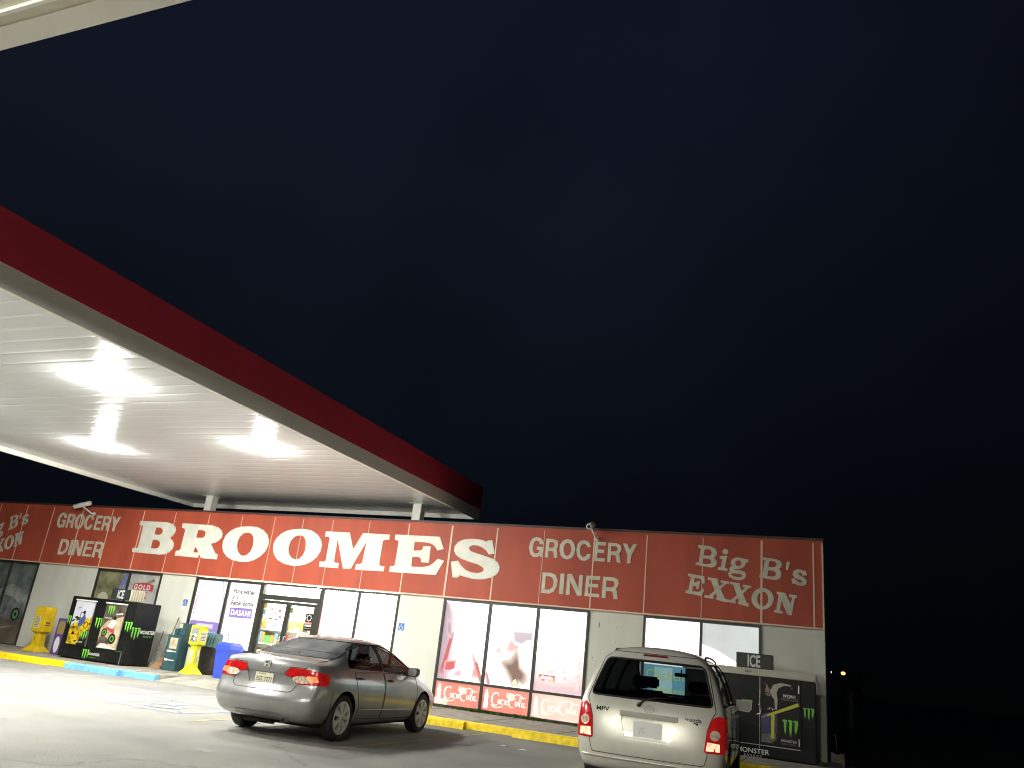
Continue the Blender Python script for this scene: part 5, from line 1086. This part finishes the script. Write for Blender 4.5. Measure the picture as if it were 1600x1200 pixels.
def wells_mesh(parent, wheels, R_, wout):
    mb = MB()
    for cx in wheels:
        for s in (-1, 1):
            vs = []; n = 20
            for w in (s * wout, s * .5):
                for i in range(n + 1):
                    a = math.pi * (1.12 * i / n - .06); vs.append((cx + (R_ + .002) * math.cos(a), w, .33 + (R_ + .002) * math.sin(a)))
            mb.add(vs, [(i, i + 1, n + 2 + i, n + 1 + i) for i in range(n)]); 
            mb.add([(cx, s * .5, .33)] + vs[n + 1:], [(0, i + 1, i + 2) for i in range(n)])
    mb.build('wheel_arch_liner', dark_in, parent)
tail_red = mat('tail_red', (.42, .008, .010), .12, coat=1.0, var=.2, vscale=14)
tail_red.node_tree.nodes['Principled BSDF'].inputs['Emission Color'].default_value = (.9, .02, .02, 1)
tail_red.node_tree.nodes['Principled BSDF'].inputs['Emission Strength'].default_value = .16  # faint glow painted in for light returned by the reflectors
tail_clear = mat('tail_clear', (.75, .55, .42), .12, coat=1.0, var=.4, vscale=30)
tail_hot = glow('tail_reflex_glow', (1.0, .42, .22), 1.25, col2=(1, .85, .6), vscale=18)  # emission stands in for glare thrown back by the tail reflectors
tail_orange = glow('tail_orange', (.9, .20, .05), .8, col2=(1, .5, .2), vscale=20)  # emission imitates light thrown back by the orange lens
seam_m = mat('seam_black', (.008, .008, .008), .7); trim_k = mat('trim_black', (.012, .012, .012), .35); chrome = mat('chrome', (.75, .75, .74), .2, metal=.55)
seat_m = mat('seat_cloth', (.03, .03, .032), .9)
plate_y = mat('plate_yellowed', (.72, .66, .40), .4, col2=(.80, .78, .62), vscale=7)
plate_w = mat('plate_white', (.93, .93, .90), .3)
def seats(parent, rows, w=.38, zs=.42, zh=1.12):
    for l in rows:
        for s in (-1, 1):
            mb = MB(); mb.bbox(l - .05, l + .45, s * w - .24, s * w + .24, zs - .1, zs + .06, .04); mb.bbox(l - .12, l + .02, s * w - .23, s * w + .23, zs, zh - .18, .05); mb.bbox(l - .13, l - .03, s * w - .12, s * w + .12, zh - .15, zh + .02, .03)
            mb.build('seat', seat_m, parent)
def mirror_obj(parent, l, w, z, m, s, h=.13, wd=.2):
    mb = MB(); mb.loft([[(l + dx, s * (w + a * wd), z + b * h) for a, b in ((0, -.45), (.8, -.5), (1, -.2), (1, .35), (.8, .5), (0, .42))] for dx in (0, .10)]); o = mb.build('side_mirror', m, parent)
    mb = MB(); mb.add([(l - .004, s * (w + a * wd), z + b * h) for a, b in ((.08, -.36), (.78, -.4), (.92, -.15), (.92, .28), (.75, .4), (.08, .34))], [tuple(range(6))]); mb.build('mirror_glass', chrome, o)
    return o
X_ = lambda v: Vector((v, 0, 0))

# ---- grey sedan, parked nose to the kerb
SED = thing('sedan', 'grey four-door sedan parked nose-in by the blue trash can', 'car', (17.199, -8.596, 0), R(92.09))
def st(l, q2, q3, q4, q5, q6, q7, q8z, q9z, dl=(0,) * 8):
    p = [q2, q3, q4, q5, q6, q7, (q7[0] * .52, q8z), (0, q9z)]
    return [(l + dl[i], w, z) for i, (w, z) in enumerate(p)]
S = [st(.10, (.62, .27), (.77, .33), (.84, .53), (.82, .70), (.81, .955), (.75, 1.035), 1.062, 1.07, (.06, .0, -.075, .06, .065, .10, .03, .0)),
     st(.20, (.66, .23), (.82, .32), (.88, .53), (.87, .74), (.83, .965), (.755, 1.05), 1.078, 1.085, (.04, .0, 0, .02, .03, .05, .03, .0)),
     st(.50, (.70, .20), (.84, .30), (.895, .55), (.890, .78), (.845, .98), (.73, 1.06), 1.09, 1.10),
     st(.72, (.72, .19), (.85, .28), (.90, .56), (.895, .80), (.84, 1.0), (.68, 1.10), 1.13, 1.14),
     st(1.05, (.72, .19), (.85, .27), (.90, .56), (.895, .80), (.83, 1.0), (.63, 1.27), 1.30, 1.31),
     st(1.45, (.72, .18), (.85, .26), (.90, .56), (.895, .80), (.82, .99), (.59, 1.395), 1.425, 1.43),
     st(2.05, (.72, .18), (.85, .25), (.90, .56), (.895, .79), (.82, .975), (.575, 1.425), 1.46, 1.47),
     st(2.65, (.72, .18), (.85, .25), (.90, .55), (.895, .77), (.82, .955), (.57, 1.38), 1.425, 1.435),
     st(3.15, (.72, .18), (.85, .25), (.90, .54), (.89, .75), (.82, .93), (.60, 1.20), 1.26, 1.275),
     st(3.60, (.72, .18), (.85, .25), (.895, .53), (.885, .72), (.82, .89), (.65, .995), 1.04, 1.055),
     st(3.78, (.72, .19), (.84, .26), (.89, .52), (.88, .69), (.80, .85), (.63, .925), .965, .98),
     st(4.15, (.68, .2), (.80, .27), (.86, .50), (.84, .63), (.76, .76), (.58, .83), .87, .885),
     st(4.38, (.60, .21), (.74, .27), (.79, .47), (.76, .57), (.68, .67), (.5, .72), .76, .77, (0, 0, .03, .03, 0, -.02, 0, 0))]
bm = shell(S, -.11, .14); L = bm.faces.layers.int.new('part')
hs, hr = hitter(bm)
sp = paint('sedan_paint', (.31, .31, .295), .35, .28)
wheel_wells(bm, L, (.90, 3.66), .365)
rear_flt = lambda c: c.x < .5
lampP = rounded([(-.315, .862), (-.385, .953), (-.604, .957), (-.80, .938), (-.855, .90), (-.878, .755), (-.545, .745), (-.493, .817)], .02)
glassR = rounded([(-.665, 1.115), (.665, 1.115), (.565, 1.372), (-.565, 1.372)], .05)
glassF = rounded([(-.70, 1.055), (.70, 1.055), (.56, 1.375), (-.56, 1.375)], .05)
swR = rounded([(1.0, 1.015), (1.03, 1.12), (1.16, 1.27), (1.42, 1.345), (2.045, 1.368), (2.09, .992)], .03)
swF = rounded([(2.15, .99), (2.115, 1.368), (2.5, 1.345), (2.82, 1.25), (3.12, 1.10), (3.30, .965), (3.28, .94)], .02)
doorR = rounded([(1.14, .95), (1.22, .70), (1.32, .50), (1.34, .30), (2.12, .27), (2.10, .965)], .03)
doorF = rounded([(2.125, .965), (2.145, .27), (3.26, .27), (3.34, .55), (3.34, .925)], .03)
tmp = rounded([(-.665, 1.115), (.665, 1.115), (.565, 1.372), (-.565, 1.372)], .05)
cut(bm, L, 1, lampP, 'rear', lambda c: c.x < .48 and c.y < -.2); cut(bm, L, 2, mirror(lampP), 'rear', lambda c: c.x < .48 and c.y > .2)
cut(bm, L, 3, glassR, 'rear', lambda c: c.x < 1.6); cut(bm, L, 4, glassF, 'rear', lambda c: c.x > 2.5)
for s, b in ((-1, 5), (1, 6)):
    cut(bm, L, b, swR, 'side', lambda c, s=s: c.y * s > .5); cut(bm, L, b + 2, swF, 'side', lambda c, s=s: c.y * s > .5)
    cut(bm, L, b + 4, doorR, 'side', lambda c, s=s: c.y * s > .6); cut(bm, L, b + 6, doorF, 'side', lambda c, s=s: c.y * s > .6)
trunk = rounded([(-.30, .865), (-.378, .962), (-.62, .968), (-.66, 1.2), (.66, 1.2), (.62, .968), (.378, .962), (.30, .865), (.48, .81), (.535, .735), (.50, .655), (.44, .632), (-.44, .632), (-.50, .655), (-.535, .735), (-.48, .81)], .015, 2)
cut(bm, L, 14, [(-.225, .705), (-.33, .865), (.33, .865), (.225, .705)], 'rear', rear_flt)
cut(bm, L, 13, trunk, 'rear', lambda c: c.x < .32)
cut(bm, L, 15, [(-1, .2), (-1, .70), (-.56, .70), (-.50, .64), (-.44, .622), (.44, .622), (.50, .64), (.56, .70), (1, .70), (1, .2)], 'rear', lambda c: c.x < .52)
cut(bm, L, 16, [(-.42, .2), (-.42, .355), (.42, .355), (.42, .2)], 'rear', lambda c: c.x < .3) if False else None
extract(bm, L, 0, 'body', sp, SED); tl = extract(bm, L, 13, 'trunk_lid', sp, SED); rb = extract(bm, L, 15, 'rear_bumper', sp, SED)
recess(bm, L, 14, 'plate_recess', sp, tl, .012)
g_dark = glass('tinted_glass', (.05, .055, .055)); g_rear = glass('reflection_haze_glass', (.04, .042, .045), haze=.22, hazecol=(.45, .47, .48), rough=.06)  # grey haze on the rear glass imitates the canopy's reflection, plus slight dirt
extract(bm, L, 3, 'rear_window', g_rear, SED); extract(bm, L, 4, 'windscreen', glass('windscreen_glass', (.5, .52, .52)), SED)
dm = {}
for k, nm in ((9, 'door'), (10, 'door'), (11, 'door'), (12, 'door')): dm[k] = extract(bm, L, k, nm, sp, SED); dm[k]['label'] = {9: 'right rear door', 10: 'left rear door', 11: 'right front door', 12: 'left front door'}[k]
for k in (5, 6, 7, 8): extract(bm, L, k, 'side_window', g_dark, SED)
for k, s in ((1, -1), (2, 1)):
    t = extract(bm, L, k, 'tail_light', tail_red, SED, push=.006)
    mb = MB(); pl = [(s * (.60 + .145 * math.cos(a) * 1.0), .812 + .05 * math.sin(a)) for a in [2 * math.pi * i / 14 for i in range(14)]]
    patch(mb, [(min(max(u, -.80), .80), v) for u, v in pl], lambda u, v: hr(u, v), X_(-.016))
    mb.build('reversing_lens', tail_clear, t)
    mb = MB(); patch(mb, [(s * .66, .87), (s * .80, .865), (s * .835, .80), (s * .74, .79)], lambda u, v: hr(u, v), X_(-.022)); mb.build('indicator_lens', tail_orange, t)
mb = MB()
for s in (-1, 1):
    f = lambda u, v, s=s: (lambda q: q + Vector((0, s * .001, 0)) if q else None)(hs(u, v, s))
    seam(mb, doorR, f, .0045, True); seam(mb, doorF, f, .0045, True)
    seam(mb, swR, f, .011, True); seam(mb, swF, f, .011, True)
    seam(mb, [(.52, .70), (.50, .55), (.54, .40)], f, .003)
fr_ = lambda u, v: hr(u, v)
seam(mb, trunk, fr_, .0045, True); seam(mb, glassR, fr_, .010, True)
seam(mb, glassF, lambda u, v: hr(u, v, True), .010, True)
mb.build('seam_trim', seam_m, SED)
mb = MB()   # belt mouldings and sill
for s in (-1, 1):
    P = [hs(u, .425 - .03 * (u - 1.3) / 2, s) for u in [1.34 + i * .12 for i in range(17)]]
    mb.tube([p + Vector((0, s * .004, 0)) for p in P if p], .011, 6)
mb.build('side_moulding', mat('moulding_grey', (.45, .45, .43), .25, metal=.5), SED)
for s, ks in ((-1, (9, 11)), (1, (10, 12))):
    for k, l, z in ((ks[0], 1.30, .875), (ks[1], 2.32, .85)):
        p = hs(l, z, s); mb = MB(); mb.tube([p + Vector((-.11, -s * .005, .004)), p + Vector((-.09, s * .028, .004)), p + Vector((.07, s * .028, -.002)), p + Vector((.10, -s * .005, -.004))], [.010, .014, .014, .010], 8)
        mb.build('handle', mat('handle_dark', (.09, .09, .085), .2, metal=.6), dm[k])
    mirror_obj(SED, 3.02, .80, 1.0, trim_k, s, .145, .19)
p = hr(0, .78); mb = MB(); fnp = lambda u, v, d: (p.x + .004 - d, -u, v)     # seen from behind: right is -w
mb.prism([rounded([(-.153, .70), (.153, .70), (.153, .85), (-.153, .85)], .015)], 0, .004, fnp, 0); mb.text('3GT 7277', fnp, -.14, .735, .082, .005, 1, bold=.012, sx=.82); mb.text('MISSISSIPPI', fnp, -.09, .822, .024, .005, 1)
for u in (-.1, .1): mb.prism([ell(u, .838, .007, .007, 8)], .004, .006, fnp, 2)
o = mb.build('licence_plate', [plate_y, mat('plate_ink', (.05, .05, .06), .4), chrome], SED)
p = hr(.0, .975); mb = MB(); fe = lambda u, v, d: (p.x - .010 - d, -u - .0, v)
mb.prism([rounded([(-.05, .93), (.05, .93), (.06, 1.01), (-.06, 1.01)], .012), rounded([(-.040, .938), (.040, .938), (.049, 1.002), (-.049, 1.002)], .01)], 0, .008, fe)
for u in (-.026, .026): mb.ribbon([(u * .8, .942), (u * 1.15, .998)], .013, fe, .008)
mb.ribbon([(-.024, .968), (.024, .968)], .013, fe, .0085)
mb.prism([rounded([(-.056, .925), (.056, .925), (.066, 1.016), (-.066, 1.016)], .015)], -.003, -.001, fe, 1)
mb.build('emblem', [mat('bright_badge', (.85, .85, .82), .25, metal=.2), mat('badge_outline', (.05, .05, .05), .5)], tl)  # dark backing plate outlines the emblem
mb = MB(); q = hr(.44, .80); mb.text('CIVIC', lambda u, v, d: (q.x - .012 - d, .50 - u, v), 0, .80, .045, .0, sx=1.2, bold=.01); mb.build('badge', chrome, tl)
mb = MB()
for i, ch in enumerate('RX350'[:0]): pass
q = hs(.55, .90, -1); mb.text('HYBRID', lambda u, v, d: (.40 + u, q.y - .012 - d, v), 0, .875, .06, 0, sx=1.5); 
mb.build('side_lettering', mat('side_letter_grey', (.28, .28, .26), .4), SED)
mb = MB(); mb.bbox(.5, 4.1, -.72, .72, .17, .23, .02)
mb.tube([(.09, -.42, .255), (.5, -.42, .25)], .032, 10); mb.tube([(.35, -.1, .2), (.3, .35, .2), (1, .3, .2)], .04, 8); mb.build('underbody', dark_in, SED)
mb = MB(); mb.tube([(.075, -.42, .258), (.2, -.42, .258)], .034, 12, cap=False); mb.build('exhaust_pipe', grey_m, SED)
p = hr(0, .31); mb = MB(); mb.loft([[(.07 if a else .02, w, z) for w, z in ((-.45, .27), (.45, .27), (.40, .335), (-.40, .335))] for a in (1, 0)]) if False else mb.add([hr(w, z) + Vector((-.006, 0, 0)) for w, z in ((-.44, .275), (.44, .275), (.38, .335), (.2, .34), (0, .34), (-.2, .34), (-.38, .335))], [tuple(range(7))])
mb.build('bumper_insert', mat('insert_grey', (.10, .105, .09), .6), rb)
wells_mesh(SED, (.90, 3.66), .365, .83); seats(SED, (1.25, 2.25), .37, .40, 1.20)
for l in (.90, 3.66):
    for s in (-1, 1): wheel(SED, l, s * .775, .322, s, 7, .225)
mb = MB(); mb.bbox(.75, 1.15, -.55, .55, 1.0, 1.05, .02); mb.build('parcel_shelf', seat_m, SED)
mb = MB(); mb.loft([[(l, w, z) for w, z in ((-.66, .9), (.66, .9), (.6, 1.0), (-.6, 1.0))] for l in (3.0, 3.55)]); mb.build('dashboard', seat_m, SED)
bm.free()

# ---- silver minivan at the right
VAN = thing('minivan', 'champagne silver minivan with glowing tail reflectors, parked before the right ice freezer', 'car', (22.649, -8.125, 0), R(93.18))
S = [st(.10, (.70, .25), (.84, .31), (.905, .55), (.905, .98), (.87, 1.10), (.68, 1.61), 1.685, 1.70, (.06, .0, -.05, .05, .11, .40, .38, .36)),
     st(.28, (.74, .21), (.87, .30), (.925, .56), (.92, 1.0), (.885, 1.12), (.70, 1.655), 1.735, 1.75, (.02, 0, 0, .03, .07, .30, .30, .30)),
     st(.75, (.76, .19), (.88, .28), (.93, .57), (.925, 1.0), (.885, 1.12), (.715, 1.665), 1.755, 1.77, (0, 0, 0, 0, 0, .05, .05, .05)),
     st(1.5, (.76, .18), (.88, .26), (.93, .57), (.925, .99), (.885, 1.11), (.72, 1.67), 1.765, 1.78),
     st(2.3, (.76, .18), (.88, .25), (.93, .57), (.925, .98), (.885, 1.10), (.72, 1.66), 1.76, 1.775),
     st(2.95, (.76, .18), (.88, .25), (.93, .56), (.92, .96), (.88, 1.08), (.70, 1.62), 1.72, 1.735),
     st(3.35, (.76, .18), (.88, .25), (.93, .55), (.915, .94), (.875, 1.06), (.67, 1.48), 1.57, 1.59),
     st(3.80, (.76, .19), (.88, .26), (.93, .54), (.91, .91), (.87, 1.03), (.68, 1.22), 1.30, 1.315),
     st(4.12, (.74, .2), (.86, .27), (.92, .53), (.90, .86), (.84, .98), (.66, 1.06), 1.11, 1.125),
     st(4.45, (.70, .21), (.82, .28), (.88, .51), (.85, .76), (.78, .88), (.60, .94), .98, .99),
     st(4.66, (.62, .22), (.74, .28), (.79, .47), (.75, .65), (.68, .76), (.5, .80), .84, .85, (0, .02, .04, .02, 0, -.03, 0, 0))]
bm = shell(S, -.09, .13); L = bm.faces.layers.int.new('part'); hs, hr = hitter(bm)
_t = BVHTree.FromBMesh(bm); ht = lambda l, w: _t.ray_cast(Vector((l, w, 3)), Vector((0, 0, -1)))[0].z
vp = paint('van_paint', (.72, .70, .60), .25, .30, dirt=.06)
wheel_wells(bm, L, (.95, 3.80), .375)
lampV = rounded([(-.83, 1.02), (-.755, .975), (-.70, .83), (-.675, .60), (-.95, .60), (-.96, .98)], .03)
gV = rounded([(-.765, 1.105), (.765, 1.105), (.625, 1.575), (-.625, 1.575)], .07)
gate = rounded([(-.68, .45), (.68, .45), (.715, .56), (.70, .83), (.76, .99), (.80, 1.06), (.66, 1.60), (.60, 1.665), (-.60, 1.665), (-.66, 1.60), (-.80, 1.06), (-.76, .99), (-.70, .83), (-.715, .56)], .03)
gF = rounded([(-.74, 1.12), (.74, 1.12), (.64, 1.60), (-.64, 1.60)], .06)
sv = [rounded([(.42, 1.12), (.70, 1.60), (1.40, 1.615), (1.42, 1.13)], .04), rounded([(1.50, 1.13), (1.49, 1.615), (2.38, 1.61), (2.40, 1.12)], .03), rounded([(2.48, 1.12), (2.47, 1.605), (2.95, 1.57), (3.38, 1.38), (3.72, 1.13), (3.7, 1.09)], .03)]
dv = [rounded([(1.46, .27), (1.46, 1.09), (2.44, 1.09), (2.44, .27)], .03), rounded([(2.45, .27), (2.45, 1.085), (3.68, 1.05), (3.60, .70), (3.38, .42), (3.38, .27)], .04)]
cut(bm, L, 1, lampV, 'rear', lambda c: c.x < .40 and c.y < -.4); cut(bm, L, 2, mirror(lampV), 'rear', lambda c: c.x < .40 and c.y > .4)
cut(bm, L, 3, gV, 'rear', lambda c: c.x < .75); cut(bm, L, 4, gF, 'rear', lambda c: c.x > 3.0)
for s, b in ((-1, 5), (1, 6)):
    for i in range(3): cut(bm, L, b + 2 * i, sv[i], 'side', lambda c, s=s: c.y * s > .6)
    for i in range(2): cut(bm, L, b + 10 + 2 * i, dv[i], 'side', lambda c, s=s: c.y * s > .7)
cut(bm, L, 21, rounded([(-.275, .64), (.275, .64), (.345, .885), (-.345, .885)], .03), 'rear', lambda c: c.x < .3)
cut(bm, L, 20, gate, 'rear', lambda c: c.x < .70)
cut(bm, L, 22, [(-1, .2), (-1, .60), (-.70, .60), (-.70, .53), (-.67, .445), (.67, .445), (.70, .53), (.70, .60), (1, .60), (1, .2)], 'rear', lambda c: c.x < .5)
extract(bm, L, 0, 'body', vp, VAN); tg = extract(bm, L, 20, 'tailgate', vp, VAN); rbv = extract(bm, L, 22, 'rear_bumper', vp, VAN)
recess(bm, L, 21, 'plate_recess', vp, tg, .02)
g_van = glass('van_rear_glass', (.36, .40, .41)); g_vans = glass('van_side_glass', (.03, .032, .032))
extract(bm, L, 3, 'rear_window', g_van, VAN); extract(bm, L, 4, 'windscreen', glass('van_windscreen', (.8, .86, .86)), VAN)
for k in (5, 6, 7, 8, 9, 10): extract(bm, L, k, 'side_window', g_vans, VAN)
for k in (15, 16, 17, 18):
    o = extract(bm, L, k, 'door', vp, VAN); o['label'] = {15: 'right sliding door', 16: 'left sliding door', 17: 'right front door', 18: 'left front door'}[k]; s = -1 if k % 2 else 1
    l = 2.3 if k < 17 else 2.62; q = hs(l, .97, s); mb = MB(); mb.tube([q + Vector((-.1, 0, 0)), q + Vector((-.08, s * .03, 0)), q + Vector((.08, s * .03, 0)), q + Vector((.1, 0, 0))], .013, 8); mb.build('handle', vp, o)
for k, s in ((1, -1), (2, 1)):
    t = extract(bm, L, k, 'tail_light', tail_red, VAN, push=.007)
    mb = MB(); patch(mb, [(s * (.80 + .06 * math.cos(a)), .80 + .058 * math.sin(a)) for a in [2 * math.pi * i / 14 for i in range(14)]], lambda u, v: hr(u, v), X_(-.016)); mb.build('reversing_lens', tail_clear, t)
    mb = MB(); patch(mb, [(s * .70, .625), (s * .855, .625), (s * .855, .71), (s * .715, .72)], lambda u, v: hr(u, v), X_(-.018)); mb.build('reflector_lens', tail_hot, t)
mb = MB()
for s in (-1, 1):
    f = lambda u, v, s=s: hs(u, v, s)
    for q in dv: seam(mb, q, f, .0045, True)
    for q in sv: seam(mb, q, f, .014, True)
seam(mb, gV, lambda u, v: hr(u, v), .013, True); seam(mb, gate, lambda u, v: hr(u, v), .005, True); seam(mb, gF, lambda u, v: hr(u, v, True), .012, True)
mb.build('seam_trim', seam_m, VAN)
q = hr(0, .92); mb = MB()
mb.loft([[(hr(w, .92).x + dx, w, z) for dx, z in ((.01, .885), (-.035, .90), (-.045, .93), (-.02, .955), (.01, .955))] for w in (-.355, -.30, 0, .30, .355)]); mb.build('plate_garnish', vp, tg)
fe = lambda x: (lambda u, v, d: (x - d, -u, v))
q = hr(0, .76); mb = MB(); fp = fe(q.x + .010); mb.prism([rounded([(-.175, .675), (.175, .675), (.175, .855), (-.175, .855)], .012)], 0, .004, fp, 0); mb.text('JC', fp, -.10, .735, .08, .0045, 1)
mb.build('licence_plate', [plate_w, mat('plate_faint', (.62, .62, .60), .4)], VAN)
q = hr(0, 1.0); mb = MB(); f0 = fe(q.x - .006)
mb.prism([ell(0, 1.005, .062, .048, 24), ell(0, 1.005, .050, .037, 24)], 0, .009, f0); mb.ribbon([(-.052, 1.022), (-.028, 1.018), (0, .990), (.028, 1.018), (.052, 1.022)], .011, f0, .008); mb.build('emblem', chrome, tg)
mb = MB(); q = hr(.58, .94); mb.text('MPV', fe(q.x - .008), -.665, .925, .07, .004, sx=1.25, bold=.02); mb.text('WAGON', fe(q.x - .008), -.56, .885, .035, .004); 
q = hr(-.55, .94); mb.text('mazda', fe(q.x - .008), .44, .925, .065, .004, sx=1.2, bold=.012); mb.prism([rect(.46, .60, .885, .915)], 0, .004, fe(q.x - .006)); mb.build('badge', mat('badge_dark', (.10, .10, .09), .25, metal=.7), tg)
mb = MB(); patch(mb, [(-.165, 1.632), (.165, 1.632), (.15, 1.658), (-.15, 1.658)], lambda u, v: hr(u, v), X_(-.008)); mb.build('brake_light', mat('brake_red', (.18, .02, .02), .3), tg)
mb = MB(); P = [hr(w, z) + Vector((-.03, 0, 0)) for w, z in ((.13, 1.045), (.07, 1.10), (-.05, 1.14), (-.30, 1.165))]
mb.tube(P, [.018, .013, .009, .007], 7); mb.lathe([(.028, 0), (.028, .03), (0, .035)], 12, 0, Matrix.Translation(P[0] + Vector((.03, 0, 0))) @ Matrix.Rotation(R(-90), 4, 'Y')); mb.build('wiper', trim_k, tg)
for s in (-1, 1):
    mb = MB(); mb.tube([(x, s * .60, z) for x, z in [(x_, ht(x_, s * .60) + h_) for x_, h_ in ((.8, .0), (.9, .035), (1.4, .04), (2.0, .04), (2.5, .035), (2.6, 0))]], .013, 7); mb.build('roof_rail', trim_k, VAN)
    mirror_obj(VAN, 3.55, .86, 1.10, vp, s, .18, .24)
mb = MB(); P = [hr(w, .47) + Vector((-.004, 0, 0)) for w in [-.8 + i * .1 for i in range(17)]]; mb.tube([p + Vector((0, 0, -.06)) for p in P if p], .012, 6); mb.build('bumper_moulding', vp, rbv)
wells_mesh(VAN, (.95, 3.80), .375, .86)
for l in (.95, 3.80):
    for s in (-1, 1): wheel(VAN, l, s * .80, .325, s, 5, .205)
mb = MB(); mb.bbox(.15, 4.4, -.78, .78, .17, .26, .02); mb.build('underbody', dark_in, VAN)
seats(VAN, (1.95, 2.95), .40, .62, 1.36)
mb = MB(); mb.bbox(1.0, 1.15, -.6, .6, .6, 1.05, .05); mb.build('rear_bench', seat_m, VAN)
mb = MB(); mb.bbox(3.33, 3.36, -.12, .10, 1.42, 1.48, .01); mb.tube([(3.36, 0, 1.46), (3.42, 0, 1.53)], .01, 6); mb.build('interior_mirror', trim_k, VAN)
mb = MB(); mb.loft([[(l, w, z) for w, z in ((-.78, .85), (.78, .85), (.7, 1.1), (-.7, 1.1))] for l in (3.5, 4.05)]); mb.build('dashboard', seat_m, VAN)
bm.free()
